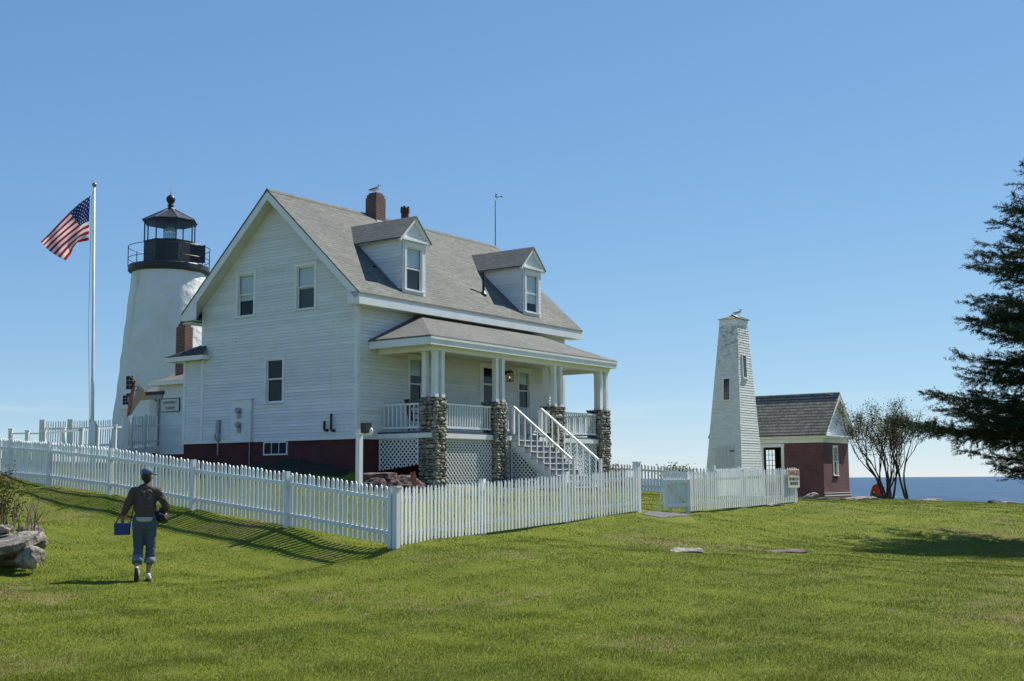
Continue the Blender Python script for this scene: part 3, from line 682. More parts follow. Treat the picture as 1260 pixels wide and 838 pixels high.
for x,z0,z1 in ((-1.02,1.62,2.18),(-1.33,1.64,1.95)):
    m=MB(); m.tube([(x+.06,-.02,z0),(x+.02,-.12,z0),(x,-.14,z0+.04),(x,-.14,z1)],.045,8); m.build('exhaust_pipe',plain('rusty_dark_pipe',(.03,.02,.022),.6),house)
m=MB(); m.box(-5.9,-5.8,-.03,-.018,4.9,4.93); m.build('wall_bracket','grey',house)
# lean-to at the back left
lt=MB(); clap(lt,(-Wd,0,0),(-1,0,0),(0,-1,0),ZB,4.36,lambda z:(.0,.985)); clap(lt,(-Wd-.985,0,0),(0,1,0),(-1,0,0),ZB,4.36,lambda z:(0,10)); lt.build('lean_to_wall','siding',house)
m=MB(); m.box(-Wd-1.01,-Wd-.86,-.030,-.0,ZB-.02,4.36); m.box(-Wd-1.012,-Wd-.986,.0,.12,ZB-.02,4.36); m.build('lean_to_corner_board','trim',house)
m=MB(); m.add([(-9.35,-.38,4.53),(-7.2,-.38,4.53),(-7.45,.0,4.90),(-7.66,.0,4.90),(-7.66,1.0,5.3),(-7.66,10,5.3),(-9.35,10,4.53)],[(0,1,2,3),(0,3,4),(0,4,5,6)]); m.build('lean_to_roof','darkroof',house)
m=MB(); m.box(-9.33,-7.22,-.36,-.33,4.36,4.525); m.box(-9.33,-9.30,-.33,10,4.36,4.525); m.box(-9.30,-7.66,-.33,-.0,4.37,4.39); m.box(-9.30,-Wd-1.0,0,10,4.37,4.39); m.box(-7.25,-7.22,-.33,-.034,4.36,4.525); m.build('lean_to_fascia','trim',house)
# museum wing behind
wy=3.0; m=MB(); clap(m,(-8.64,wy,0),(-1,0,0),(0,-1,0),1.2,4.0,lambda z:(.0,5.26)); clap(m,(-13.9,wy,0),(0,1,0),(-1,0,0),1.2,4.0,lambda z:(0,1.3)); wing=m.build('museum_wing_wall','siding',house)
m=MB(); m.box(-13.93,-13.78,wy-.03,wy,1.2,4.0); m.box(-13.93,-8.66,wy-.035,wy,1.08,1.2); m.build('museum_wing_trim','trim',house)
m=MB(); m.box(-13.9,-8.7,wy+.02,wy+.3,-.3,1.08); m.box(-15.9,-13.93,wy+1.32,wy+1.6,-.2,1.25); m.build('museum_wing_foundation','brickred',house)
m=MB(); m.add([(-14.2,wy-.3,4.06),(-8.7,wy-.3,4.06),(-8.7,wy+3,5.0),(-12.9,wy+3,5.0),(-14.9,wy+3,4.06)],[(0,1,2,3),(0,3,4)]); m.build('museum_wing_roof','porchroofx',house)
m=MB(); m.box(-14.2,-8.7,wy-.32,wy-.29,3.9,4.05); m.box(-14.18,-8.7,wy-.29,wy,3.9,3.92); m.build('museum_wing_fascia','trim',house)
# entry link to the tower: recessed wall, door, flat porch roof
m=MB(); clap(m,(-13.9,wy+1.3,0),(-1,0,0),(0,-1,0),1.2,3.6,lambda z:(0,2.2),[(.55,1.5,1.2,3.0)]); m.build('entry_wall','siding',house)
m=MB(); m.box(-15.9,-13.5,wy-.1,wy+1.6,3.55,3.68); m.build('entry_roof','darkroof',house)
m=MB(); m.box(-15.85,-13.6,wy-.06,wy-.02,3.36,3.548); m.build('entry_fascia','grey',house)
m=MB(); m.add([(-16.7,wy+1.2,3.69),(-13.2,wy+1.2,3.69),(-13.2,wy+4.6,5.15),(-18.3,wy+4.6,5.15)],[(0,1,2,3)]); m.build('link_roof','porchroofx',house)
m=MB(); m.box(-13.86,-13.76,wy-.1,wy+.0-.036,1.2,3.36); m.build('entry_post','grey',house)
m=MB(); m.box(-15.4,-14.45,wy+1.30,wy+1.36,1.2,3.0); dd=m.build('entry_door','white',house); MB().box(-15.2,-14.65,wy+1.285,wy+1.299,2.0,2.85).build('pane',plain('door_glass_dark',(.05,.055,.03),.2),dd)
m=MB(); m.box(-13.2,-12.75,5.0,5.0+.0,1,1) if False else None
m=MB(); m.box(-15.36,-14.77,5.0,5.43,2,6.66); m.box(-15.30,-14.83,5.05,5.38,6.66,6.80); m.box(-15.24,-14.89,5.1,5.33,6.80,6.92); m.build('chimney','brickchim',house,label='tall brick chimney behind the lean-to')
# sign on the wing wall
sg=thing('museum_sign','white framed museum sign on the wall left of the house','sign'); sg.parent=None
sg.location=(*HW(-13.07,wy-.05),0); sg.rotation_euler=(0,0,HR)
m=MB(); m.box(-.56,.56,-.015,.015,2.83,3.33); m.build('sign_board',plain('sign_grey_white',(.62,.62,.58),.6),sg)
m=MB(); m.box(-.58,.58,-.022,.02,3.33,3.355); m.box(-.58,.58,-.022,.02,2.805,2.83); m.box(-.58,-.56,-.022,.02,2.83,3.33); m.box(.56,.58,-.022,.02,2.83,3.33); m.build('sign_frame','black',sg)
mx=lambda z,y=-.018: Matrix.Translation((0,y,z))@Matrix.Rotation(math.pi/2,4,'X')
textmesh('lettering',"FISHERMEN'S",.15,'black',sg,mx(3.18)); textmesh('lettering',"MUSEUM",.15,'black',sg,mx(2.96))
# ------------------------------------------------------------------ OPEN flag on a bracket pole
p0=at(203,503,51.5); p1=at(160.5,463,50.5)
fl=thing('open_flag','orange white and yellow OPEN flag on a slanted pole by the museum entrance','flag')
MB().tube([p0,p1],[.03,.02],8).build('flag_staff',plain('varnished_staff',(.30,.16,.12),.5),fl)
def striped(name,cols,edges):
    m,nt,b=nodes(name); b.inputs['Roughness'].default_value=.75
    tc=N(nt,'ShaderNodeTexCoord'); s=N(nt,'ShaderNodeSeparateXYZ'); L(nt,tc.outputs['UV'],s.inputs[0]); c=cols[0]
    for e_,cc in zip(edges,cols[1:]): c=mixc(nt,mathn(nt,'GREATER_THAN',s.outputs[0],e_),c,cc)
    L(nt,c,b.inputs['Base Color']); return m
def grid_cloth(name,fn,nu,nv,mat,parent):
    V=[];Fs=[];uv=[]
    for j in range(nv+1):
        for i in range(nu+1): V.append(tuple(fn(i/nu,j/nv))); uv.append((i/nu,1-j/nv))
    for j in range(nv):
        for i in range(nu): a=j*(nu+1)+i; Fs.append((a,a+1,a+nu+2,a+nu+1))
    me=bpy.data.meshes.new(name); me.from_pydata(V,[],Fs); l=me.uv_layers.new(name='UVMap')
    for lp in me.loops: l.data[lp.index].uv=uv[lp.vertex_index]
    me.materials.append(mat); me.shade_smooth(); o=bpy.data.objects.new(name,me); COL.objects.link(o); o.parent=parent; return o
def pathfn(rows,Dfn):
    # rows: list over t of lists over s of pixel points
    def fn(s,t):
        nt_=len(rows)-1; a=min(int(t*nt_),nt_-1); f=t*nt_-a; ns=len(rows[0])-1; b=min(int(s*ns),ns-1); g=s*ns-b
        q=lambda r,c: Vector((*rows[r][c],0)); P=(q(a,b)*(1-g)+q(a,b+1)*g)*(1-f)+(q(a+1,b)*(1-g)+q(a+1,b+1)*g)*f
        return at(P.x,P.y,Dfn(s,t))
    return fn
rows=[[(164.5,467.5),(166,469),(174,477),(179.5,485)],[(161,481),(164.5,484),(169,489),(174,492)],[(157.5,498),(162,498),(165,501),(168,500)],[(155.5,515),(158.5,511),(161,511),(162.5,508)]]
grid_cloth('flag_cloth',pathfn(rows,lambda s,t:50.6+.12*math.sin(s*9+t*3)+.1*t),18,18,striped('open_flag_cloth',[(.38,.08,.03),(.62,.60,.58),(.60,.40,.16)],[.36,.74]),fl)
a=at(167.3,478.5,50.25); o=textmesh('lettering','O',.30,'black',fl,Matrix.Translation(a)@Matrix.Rotation(math.pi/2,4,'X')@Matrix.Rotation(-.15,4,'Z'),.006)
# ------------------------------------------------------------------ LIGHTHOUSE
LX,LY=-17.56,62.0; lh=thing('lighthouse','white conical stone lighthouse with black lantern behind the house','lighthouse',(LX,LY,0))
prof=[(2.86-.094*(z+.6),z) for z in np.linspace(-.6,10.55,60)]
m=MB(); nseg=96; o=0
for r_,z in prof:
    for k in range(nseg):
        t=2*math.pi*k/nseg; rr=r_+.035*noise.noise(Vector((math.cos(t)*4.5,math.sin(t)*4.5,z*1.6)))+.02*noise.noise(Vector((math.cos(t)*11,math.sin(t)*11,z*4)))
        m.v.append((rr*math.cos(t),rr*math.sin(t),z))
for i in range(len(prof)-1):
    for k in range(nseg): m.f.append((i*nseg+k,i*nseg+(k+1)%nseg,(i+1)*nseg+(k+1)%nseg,(i+1)*nseg+k))
m.build('tower_shaft','tower',lh,True)
m=MB().lathe([(1.80,10.5),(1.98,10.58),(2.02,10.62),(2.02,10.86),(1.99,10.90),(.2,10.90)],48); m.build('gallery_deck','black',lh)
a8=math.pi/8+.12; rp=1.30
m=MB().lathe([(rp,10.90),(rp,12.10),(rp+.03,12.12),(rp+.03,12.16),(rp-.05,12.16)],8,a0=a8); m.build('lantern_parapet','black',lh)
m=MB().box(-.0,.62,-.03,.02,0,1.05); pd=m.build('parapet_door',plain('dark_grey_door',(.03,.032,.036),.5),lh); pd.location=(.18,-1.27,10.98); pd.rotation_euler=(0,0,.12)
m=MB()
for k in range(8): t=a8+k*math.pi/4; m.bar(((rp-.02)*math.cos(t),(rp-.02)*math.sin(t),12.1),((rp-.02)*math.cos(t),(rp-.02)*math.sin(t),13.2),.055)
m.lathe([(rp+.01,13.12),(rp+.05,13.13),(rp+.05,13.26),(rp+.01,13.26)],8,a0=a8); m.build('lantern_frame','black',lh)
for k in range(8):
    t0,t1=a8+k*math.pi/4+.03,a8+(k+1)*math.pi/4-.03; q=lambda t,z:((rp-.03)*math.cos(t),(rp-.03)*math.sin(t),z)
    MB().add([q(t0,12.16),q(t1,12.16),q(t1,13.12),q(t0,13.12)],[(0,1,2,3)]).build('lantern_pane','glass',lh)
m=MB().lathe([(rp+.12,13.22),(rp+.12,13.26),(.28,13.88),(.22,13.90)],8,a0=a8,closed=True); lr=m.build('lantern_roof','capiron',lh)
MB().lathe([(rp-.01,13.235),(.02,13.24)],8,a0=a8,closed=True).build('lantern_ceiling','white',lr)
for k in range(8): t=a8+k*math.pi/4; MB().bar(((rp+.11)*math.cos(t),(rp+.11)*math.sin(t),13.275),(.25*math.cos(t),.25*math.sin(t),13.905),.03).build('roof_rib','capiron',lr)
m=MB().lathe([(.27,13.84),(.27,13.92),(.15,13.96),(.12,14.05),(.17,14.10),(.17,14.13),(.11,14.18),(.13,14.22),(.21,14.33),(.235,14.45),(.20,14.56),(.10,14.65),(.04,14.68),(.015,14.72),(.01,15.2)],20); m.build('ventilator_ball','black',lh,True)
# the beehive lens
m=MB().lathe([(.12,12.1),(.16,12.25),(.30,12.3),(.34,12.45),(.30,12.5),(.35,12.56),(.33,12.64),(.36,12.7),(.33,12.8),(.28,12.86),(.26,12.92),(.18,12.98),(.14,13.02),(.05,13.05)],24)
lm,nt,b=nodes('lens_glass'); b.inputs['Base Color'].default_value=(.55,.68,.66,1); b.inputs['Roughness'].default_value=.08; b.inputs['Transmission Weight'].default_value=.6; b.inputs['IOR'].default_value=1.45
m.build('lens',lm,lh,True)
m=MB(); gr=2.03; 
for z in (11.25,11.85):
    m.tube([(gr*math.cos(t),gr*math.sin(t),z) for t in np.linspace(0,2*math.pi,49)],.018,6,False)
m.build('gallery_railing','black',lh)
for k in range(8): t=k*math.pi/4+.42; MB().tube([(gr*math.cos(t),gr*math.sin(t),10.8),(gr*math.cos(t),gr*math.sin(t),11.87)],.022,6).build('railing_post','black',lh)
m=MB(); pa=-.45
m.obox((1.78*math.cos(pa)+.05,1.78*math.sin(pa),11.42),(.38,.03,0),(0,.02,0),(0,0,.46)); m.build('gallery_panel','black',lh)
th=math.radians(-107); lo=at(158.5,470,60)-Vector((LX,LY,0))
for (pxx,pyy,w,h_,) in ((158.5,470.5,.24,.34),(154,492,.22,.24)):
    q=at(pxx,pyy,59.6)-Vector((LX,LY,0)); rr=2.86-.094*(q.z+.6); ang=-math.acos(max(-1,min(1,q.x/rr)))
    n_=Vector((math.cos(ang),math.sin(ang),.09)); tt=Vector((-math.sin(ang),math.cos(ang),0)); c=Vector((rr*math.cos(ang),rr*math.sin(ang),q.z))
    m=MB(); m.obox(c,tt*(w+.1),n_*.09,(0,0,h_+.1)); m.obox(c+Vector((0,0,-h_-.15)),tt*(w+.2),n_*.14,(0,0,.05)); w_=m.build('tower_window','trim',lh)
    m=MB(); 
    for i in (-1,1):
        for j in (-1,0,1): m.obox(c+n_*.1+tt*i*w*.5+Vector((0,0,j*h_*.66)),tt*w*.44,n_*.004,(0,0,h_*.3))
    m.build('pane','dark',w_)
# ------------------------------------------------------------------ BELL TOWER
TW=(11.141,60.0); bt=thing('bell_tower','tapered white shingled bell tower beside the red brick building','bell tower',(TW[0],TW[1],0),HR)
ZT=.42
def bc(z): # local rectangle at height z (x0 left .. x1 corner, y0 corner .. y1)
    f=(z-ZT)/7.45
    return (-1.88+f*(-1.168+1.88)-.0, -.2408*f, -.0+f*(.45),2.41+f*(1.60-2.41))
m=MB(); z=-1.3
while z<7.86:
    zt=min(z+.125,7.86); A=bc(z); B=bc(zt); e=.02; e2=.004
    q=lambda r,zz,e_: [(r[0]-e_,r[2]-e_,zz),(r[1]+e_,r[2]-e_,zz),(r[1]+e_,r[3]+e_,zz),(r[0]-e_,r[3]+e_,zz)]
    lo_=q(A,z,0);lb=q(A,z,e+random.uniform(-.004,.004)); up_=q(B,zt,e2)
    m.add(lo_+lb+up_,[(0,1,5,4),(1,2,6,5),(2,3,7,6),(3,0,4,7),(4,5,9,8),(5,6,10,9),(6,7,11,10),(7,4,8,11)]); z=zt
m.build('tower_body','bell',bt)
A=bc(7.86); m=MB(); m.box(A[0]-.03,A[1]+.03,A[2]-.03,A[3]+.03,7.55,7.9); m.build('tower_frieze','trim',bt)
cxy=((A[0]+A[1])/2,(A[2]+A[3])/2)
m=MB().add([(A[0]-.13,A[2]-.13,7.88),(A[1]+.13,A[2]-.13,7.88),(A[1]+.13,A[3]+.13,7.88),(A[0]-.13,A[3]+.13,7.88),(cxy[0],cxy[1],8.14)],[(0,1,4),(1,2,4),(2,3,4),(3,0,4),(3,2,1,0)]); m.build('tower_cap','lichenroof',bt)
m=MB(); m.bar((cxy[0],cxy[1],8.155),(A[1]+.1,A[2]-.1,7.93),.1,.03); m.bar((cxy[0],cxy[1],8.155),(A[1]+.05,A[3]+.1,7.93),.08,.03); m.ball((cxy[0],cxy[1],8.16),(.16,.16,.04)); m.build('cap_flashing','trim',bt)
def tapwin(face,s0,s1,z0,z1,nm,glassmat,frame=.06,bars=1,tm='trim'):
    zc=(z0+z1)/2; A=bc(zc); m=MB()
    if face=='y': a=Vector((1,0,0)); y=lambda z: bc(z)[2]-.035; P3=lambda s,z,d:(s,y(z)-d,z)
    else: x=lambda z: bc(z)[1]+.035; P3=lambda s,z,d:(x(z)+d,s,z)
    def pl(s0,s1,z0,z1,d0,d1,mm):
        mm.add([P3(s0,z0,d0),P3(s1,z0,d0),P3(s1,z1,d0),P3(s0,z1,d0),P3(s0,z0,d1),P3(s1,z0,d1),P3(s1,z1,d1),P3(s0,z1,d1)],[(0,1,2,3),(4,7,6,5),(0,4,5,1),(1,5,6,2),(2,6,7,3),(3,7,4,0)])
    pl(s0-frame,s0,z0,z1,-.03,.03,m); pl(s1,s1+frame,z0,z1,-.03,.03,m); pl(s0-frame-.02,s1+frame+.02,z1,z1+frame,-.03,.035,m); pl(s0-frame-.04,s1+frame+.04,z0-.08,z0,-.03,.07,m)
    for k in range(1,bars): zz=z0+(z1-z0)*k/bars; pl(s0,s1,zz-.007,zz+.007,-.02,-.006,m)
    w=m.build(nm,tm,bt); m=MB(); pl(s0,s1,z0,z1,-.004,.002,m); m.build('pane',glassmat,w); return w
dg=plain('dark_window_glass',(.02,.03,.045),.08)
tapwin('y',-.94,-.62,3.83,4.88,'tower_window',dg); tapwin('x',.72,1.10,4.95,6.05,'tower_window',dg)
m=MB(); z0,z1=-1.2,1.55
for k in range(5):
    s=-1.38+k*.2; y0_,y1_=bc(z0)[2]-.045,bc(z1)[2]-.045
    m.add([(s,y0_,z0),(s+.192,y0_,z0),(s+.192,y1_,z1),(s,y1_,z1),(s,y0_+.05,z0),(s+.192,y0_+.05,z0),(s+.192,y1_+.05,z1),(s,y1_+.05,z1)],[(0,1,2,3),(4,7,6,5),(0,4,5,1),(1,5,6,2),(2,6,7,3),(3,7,4,0)])
dr=m.build('tower_door',plain('grey_white_door_boards',(.60,.61,.58),.7,(.48,.49,.46),6,(4,4,.6)),bt); m=MB(); m.box(-.62,-.36,bc(1.3)[2]-.075,bc(1.3)[2]-.05,1.27,1.33); m.build('hinge','black',dr)
# ------------------------------------------------------------------ BRICK BUILDING
BX,BY=16.395,65.0; bb=thing('brick_building','small plum red brick building with wood shingled roof near the cliff','outbuilding',(BX,BY,0),HR)
GW,BL=3.70,6.2; zt=1.85
def wall_with_hole(m,x0,x1,z0,z1,h,y0,y1):
    m.box(x0,h[0],y0,y1,z0,z1); m.box(h[1],x1,y0,y1,z0,z1); m.box(h[0],h[1],y0,y1,h[3],z1)
    if h[2]>z0: m.box(h[0],h[1],y0,y1,z0,h[2])
m=MB(); wall_with_hole(m,-BL,0,-1.6,zt,(-3.36,-2.34,-1.6,1.62),0,.3); wall_with_hole(m,-BL,0,-1.6,zt,(-5.45,-4.22,-.3,1.62),GW-.3,GW); m.box(-BL,-BL+.3,.3,GW-.3,-1.6,zt)
for a_,b_ in ((.3,1.35),(2.05,GW-.3)): m.box(-.3,0,a_,b_,-1.6,zt)
m.box(-.3,0,1.35,2.05,-1.6,-.05); m.box(-.3,0,1.35,2.05,1.68,zt); m.build('brick_wall','brickoil',bb)
m=MB(); m.box(-.05,.07,-.05,GW+.07,-1.6,-.95); m.box(-.05,.05,-.03,GW+.05,-.95,-.86); m.build('brick_base','brickoil',bb)
MB().box(.0,.078,-.055,GW+.08,-1.0,-.955).build('base_ledge','trim',bb)
MB().box(.0,.06,-.04,GW+.06,-.86,-.835).build('base_ledge','trim',bb)
# frieze and cornice
m=MB(); m.box(-BL-.03,.03,-.03,.0,zt-.02,zt+.30); m.box(.0,.03,.0,GW+.03,zt-.02,zt+.30); m.box(-BL-.03,.0,GW,GW+.03,zt-.02,zt+.3)
m.box(-BL-.3,.30,-.30,GW+.30,zt+.30,zt+.38); m.box(-BL-.25,.25,-.25,GW+.25,zt+.22,zt+.299); m.build('cornice','trim',bb)
rzp=4.55; ez=zt+.40; hh=(GW+.76)/2; cy=GW/2
m=MB()
for s in (-1,1): m.prism([(cy,rzp),(cy+s*hh,ez),(cy+s*hh,ez-.06),(cy,rzp-.09)],-BL-.3,.33,axis='x')
m.build('brick_building_roof','woodroof',bb)
m=MB(); 
for s in (-1,1): m.prism([(cy,rzp-.095),(cy+s*hh,ez-.065),(cy+s*(hh-.16),ez-.065),(cy,rzp-.33)],.26,.325,axis='x'); m.prism([(cy,rzp-.10),(cy+s*(hh-.1),ez-.01),(cy+s*(hh-.2),ez-.015),(cy,rzp-.16)],.0,.26,axis='x')
m.box(-BL-.3,.33,cy-.05,cy+.05,rzp-.01,rzp+.03)
m.build('gable_trim','trim',bb)
m=MB(); clap(m,(0.0,0,0),(0,1,0),(1,0,0),zt+.38,4.5,lambda z:(cy-hh*(1-(z-ez)/(rzp-ez))*.97,cy+hh*(1-(z-ez)/(rzp-ez))*.97) if z<4.46 else (0,0)); m.build('gable_boards','siding',bb)
window(bb,(0,0,0),(0,1,0),(1,0,0),1.40,2.0,.10,1.60,0,cas=.07,lites=(2,2))
# doorway (seen through: window on far wall)
m=MB(); m.box(-3.52,-3.36,-.05,.02,-1.6,1.62); m.box(-2.34,-2.18,-.05,.02,-1.6,1.62); m.box(-3.54,-2.16,-.055,.02,1.62,1.80); m.build('doorway_frame','trim',bb)
m=MB(); m.box(-5.45,-4.22,GW-.2,GW-.15,-.3,-.24); m.box(-5.45,-4.22,GW-.2,GW-.15,1.56,1.62)
for k in range(7): x=-5.45+k*.2; m.box(x,x+.035,GW-.195,GW-.16,-.24,1.56)
for k in range(1,6): z=-.24+k*.30; m.box(-5.45,-4.22,GW-.19,GW-.165,z,z+.03)
m.build('rear_window','grey',bb)
# ------------------------------------------------------------------ FENCES
def fence(name,label,ctrl,spc,postpx=(),wk=.070,side=-1,pt=.024,group=None,posth=.05,postw=.11,rails=(.2,.78),mat='fence',postoff=None,cat='picket fence'):
    """ctrl: (px,ytop,ybot,D) along the run -> real bottom and top points joined by straight rails"""
    B=[at(c[0],c[2],c[3]) for c in ctrl]; T=[at(c[0],c[1],c[3]) for c in ctrl]
    for b_,t_ in zip(B,T): t_.x,t_.y=b_.x,b_.y
    org=B[0].copy(); fe=thing(name,label,cat,org,0,group); ds=[0]
    for i in range(1,len(B)): ds.append(ds[-1]+(B[i].xy-B[i-1].xy).length)
    def ev(s):
        i=0
        while i<len(ds)-2 and s>ds[i+1]: i+=1
        f=(s-ds[i])/(ds[i+1]-ds[i]); return B[i].lerp(B[i+1],f),T[i].lerp(T[i+1],f),(B[i+1].xy-B[i].xy).normalized()
    n_=int(ds[-1]/spc)
    for k in range(n_+1):
        s=min(ds[-1],k*spc+random.uniform(-.006,.006)) if k else 0.001; b_,t_,d_=ev(s); b_=b_-org;t_=t_-org
        nr_=Vector((d_.y,-d_.x,0))*side; d3=Vector((d_.x,d_.y,0)); hgt_=t_.z-b_.z+random.uniform(-.018,.016); w=wk/2*random.uniform(.90,1.05); lean=random.uniform(-.014,.014)
        up=Vector((d3.x*lean,d3.y*lean,1)); m=MB(); q=lambda x,z,n2: b_+d3*x+up*z+nr_*n2
        pr=[(-w,.0),(w,.0),(w,hgt_-.055),(w*.55,hgt_-.018),(.0,hgt_),(-w*.55,hgt_-.018),(-w,hgt_-.055)]
        m.add([q(x,z,.022) for x,z in pr]+[q(x,z,.022+pt) for x,z in pr],[tuple(range(7)),tuple(range(13,6,-1))]+[(i,(i+1)%7,(i+1)%7+7,i+7) for i in range(7)])
        m.build('picket',mat,fe)
    for fz in rails:
        m=MB()
        for i in range(len(B)-1):
            b0=B[i].lerp(T[i],fz)-org; b1=B[i+1].lerp(T[i+1],fz)-org; b0.xy=B[i].xy-org.xy; b1.xy=B[i+1].xy-org.xy
            m.bar(b0,b1,.04,.075)
        m.build('rail',mat,fe)
    for s in postpx:
        # post at the ctrl parameter given as distance fraction
        b_,t_,d_=ev(s*ds[-1]); d3=Vector((d_.x,d_.y,0)); nr_=Vector((d_.y,-d_.x,0))*side; c=(b_-org)-nr_*(postoff if postoff is not None else .02+postw/2+.001)
        hgt_=t_.z-b_.z+posth; m=MB(); m.obox(c+Vector((0,0,hgt_/2-.15)),d3*postw/2,nr_*postw/2,(0,0,hgt_/2+.15)); 
        m.build('post',mat,fe)
    return fe
FL=[(486,600,672,21.9),(357,581,647,23.86),(245,567,627.5,25.87),(143,552.5,608.5,28.0),(60,544,597,30.1)]
fence('picket_fence','white picket fence running left from the corner post past the walker',FL,.135,(0.006,.245,.50,.765,.997),side=1,posth=.012,postw=.085,postoff=.03)
fence('picket_fence','far left stretch of white picket fence behind the rose bush',[(58,544,597,30.3),(0,540,591.5,33.0),(-90,539,588,35.5)],.135,(.36,.99),side=1,posth=.012,postw=.085,postoff=.03)
FR=[(488,600,673,21.9),(600,592,655,24.7),(700,583,641.5,27.2),(783,577,628.5,29.6)]
ff=fence('picket_fence','white picket fence in front of the porch ending at the open gate',FR,.122,(.34,.68),side=1,wk=.060,pt=.016)
fence('picket_fence','white picket fence right of the gate carrying the danger sign',[(849,581,629,31.9),(915,578,623.5,34.6),(981,575.5,617,37.5)],.122,(.0,.5,.99),side=1,posth=.0,wk=.062,pt=.016)
fence('picket_fence','distant white picket fence behind the gate reaching from the porch',[(752,570,601.5,47.2),(787,571,603,46.3),(832,574,607,45.4),(879,577,611,44.5)],.135,(.99,),side=1,posth=.13)
fence('picket_fence','distant white picket fence running back to the bell tower',[(881,577,611,44.6),(915,575.5,607,48.5),(938,574.5,605,51.5)],.15,(.5,),side=1)
def bigpost(px,ytop,ybot,D,w,label,parent=None):
    b=at(px,ybot,D); t=at(px,ytop,D); h_=t.z-b.z; m=MB(); m.box(-w/2,w/2,-w/2,w/2,-.3,h_); m.box(-w/2-.02,w/2+.02,-w/2-.02,w/2+.02,h_,h_+.03); return m,b
m,b=bigpost(487.5,600,675,21.8,.10,''); o=m.build('post','fence'); o.parent=ff; o.location=b-ff.location; o.rotation_euler=(0,0,HR)
m,b=bigpost(784.5,569.5,628.5,29.75,.135,''); o=m.build('post','fence'); o.parent=ff; o.location=b-ff.location; o.rotation_euler=(0,0,HR)
# open gate
gA=at(847,627,31.85); gB=at(816.5,627.5,31.3); gl=(gB.xy-gA.xy); gLn=gl.length; gt=thing('garden_gate','open white wooden gate with diagonal brace beside the path','gate',gA,math.atan2(gl.y,gl.x))
m=MB(); m.box(0,.07,0,.05,.02,.76); m.box(gLn-.1,gLn,0,.05,.02,.76); m.box(.07,gLn-.1,.0,.05,.68,.76); m.box(.07,gLn-.1,0,.05,.08,.17); 
m.build('gate_frame','fence',gt); MB().bar((.1,.026,.17),(gLn-.1,.026,.68),.035,.06,up=(0,1,0)).build('gate_brace','fence',gt)
npk=12
for k in range(npk):
    x=.04+(gLn-.08)*k/(npk-1); hz=.80+.20*math.sin(math.pi*(.28+.5*(1-k/(npk-1)))); m=MB()
    w=.026; m.prism([(x-w,.03),(x+w,.03),(x+w,hz-.04),(x,hz),(x-w,hz-.04)],-.022,-.002); m.build('picket','fence',gt)
m=MB(); m.bar((gLn+.01,.02,.72),(gLn+.12,-.10,-.02),.035,.035); m.build('gate_prop','fence',gt)
# danger sign
sB=at(976.5,588.5,37.15); sd=thing('danger_sign','white danger sign with red heading on the right fence end','sign',(sB.x,sB.y,sB.z),HR+math.pi/2+.1)
sd.rotation_euler=(0,0,HR+math.pi/2)
m=MB(); m.box(-.42,.42,-.01,.01,-.28,.28); m.build('sign_board',plain('sign_cream',(.66,.64,.52),.6,(.56,.54,.42),8),sd)
M['signred']=plain('sign_red',(.42,.04,.05),.6)
textmesh('lettering','DANGER',.20,'signred',sd,Matrix.Translation((0,-.013,.16))@Matrix.Rotation(math.pi/2,4,'X')@Matrix.Diagonal((.98,1.05,1,1)))
M['signblk']=plain('sign_black',(.05,.05,.07),.6)
textmesh('lettering','DO NOT GO',.125,'signblk',sd,Matrix.Translation((0,-.013,-.02))@Matrix.Rotation(math.pi/2,4,'X')@Matrix.Diagonal((.95,1,1,1)))
textmesh('lettering','ON ROCKS',.125,'signblk',sd,Matrix.Translation((0,-.013,-.15))@Matrix.Rotation(math.pi/2,4,'X')@Matrix.Diagonal((.95,1,1,1)))
# tall grey-white fence of the museum deck, and the ramp rail
fence('deck_fence','tall grey white picket fence on the raised deck by the museum door',[(50,518,553,48.0),(86,517.5,552.5,48.3),(120,516.5,552,48.6),(156,515,551,49.0)],.088,(.01,.33,.98),side=-1,posth=.04,postw=.19,wk=.045,rails=(.12,.72),cat='deck fence')
fence('deck_fence','shaded grey picket fence under the open flag near the museum door',[(159,513,549,49.2),(178,511,548,49.9),(195,511,546.5,50.4)],.10,(.02,.5),side=-1,wk=.055,rails=(.12,.66),cat='deck fence')
m=MB(); a_,b_,c_,d_=at(156,552,49.0),at(196,548.5,50.4),at(196,556,50.4),at(156,560,49.0); off=Vector((-.9,1.3,0))
m.add([a_,b_,c_,d_,a_+off,b_+off,c_+off,d_+off],[(0,1,2,3),(4,7,6,5),(0,4,5,1),(1,5,6,2),(2,6,7,3),(3,7,4,0)]); tag(m.build('entrance_deck','trim'),'white edged raised deck under the shaded museum fence','deck')
rr=thing('ramp_railing','white post and rail barrier left of the house','railing',at(12,545,42))
rp_=[(12.5,528.5,546,42.0),(33,530.5,548,42.3),(53.5,530,550,42.7),(77.5,527,551,43.4),(99.5,527.5,553,43.8),(119,524.5,554,44.4),(140.5,523.5,554,45.2)]
for p in rp_:
    b=at(p[0],p[2]+6,p[3])-rr.location; t=at(p[0],p[1],p[3])-rr.location; m=MB(); m.box(b.x-.06,b.x+.06,b.y-.06,b.y+.06,b.z,t.z); m.box(b.x-.075,b.x+.075,b.y-.075,b.y+.075,t.z,t.z+.03); m.build('post','fence',rr)
ra=[at(12,533.5,42.0),at(53,533.5,42.7),at(98,529.5,43.8),at(150,525.5,45.5)]
for i in range(3): MB().bar(ra[i]-rr.location-Vector((0,.08,0)),ra[i+1]-rr.location-Vector((0,.08,0)),.05,.07 if i else .04).build('rail','fence',rr)
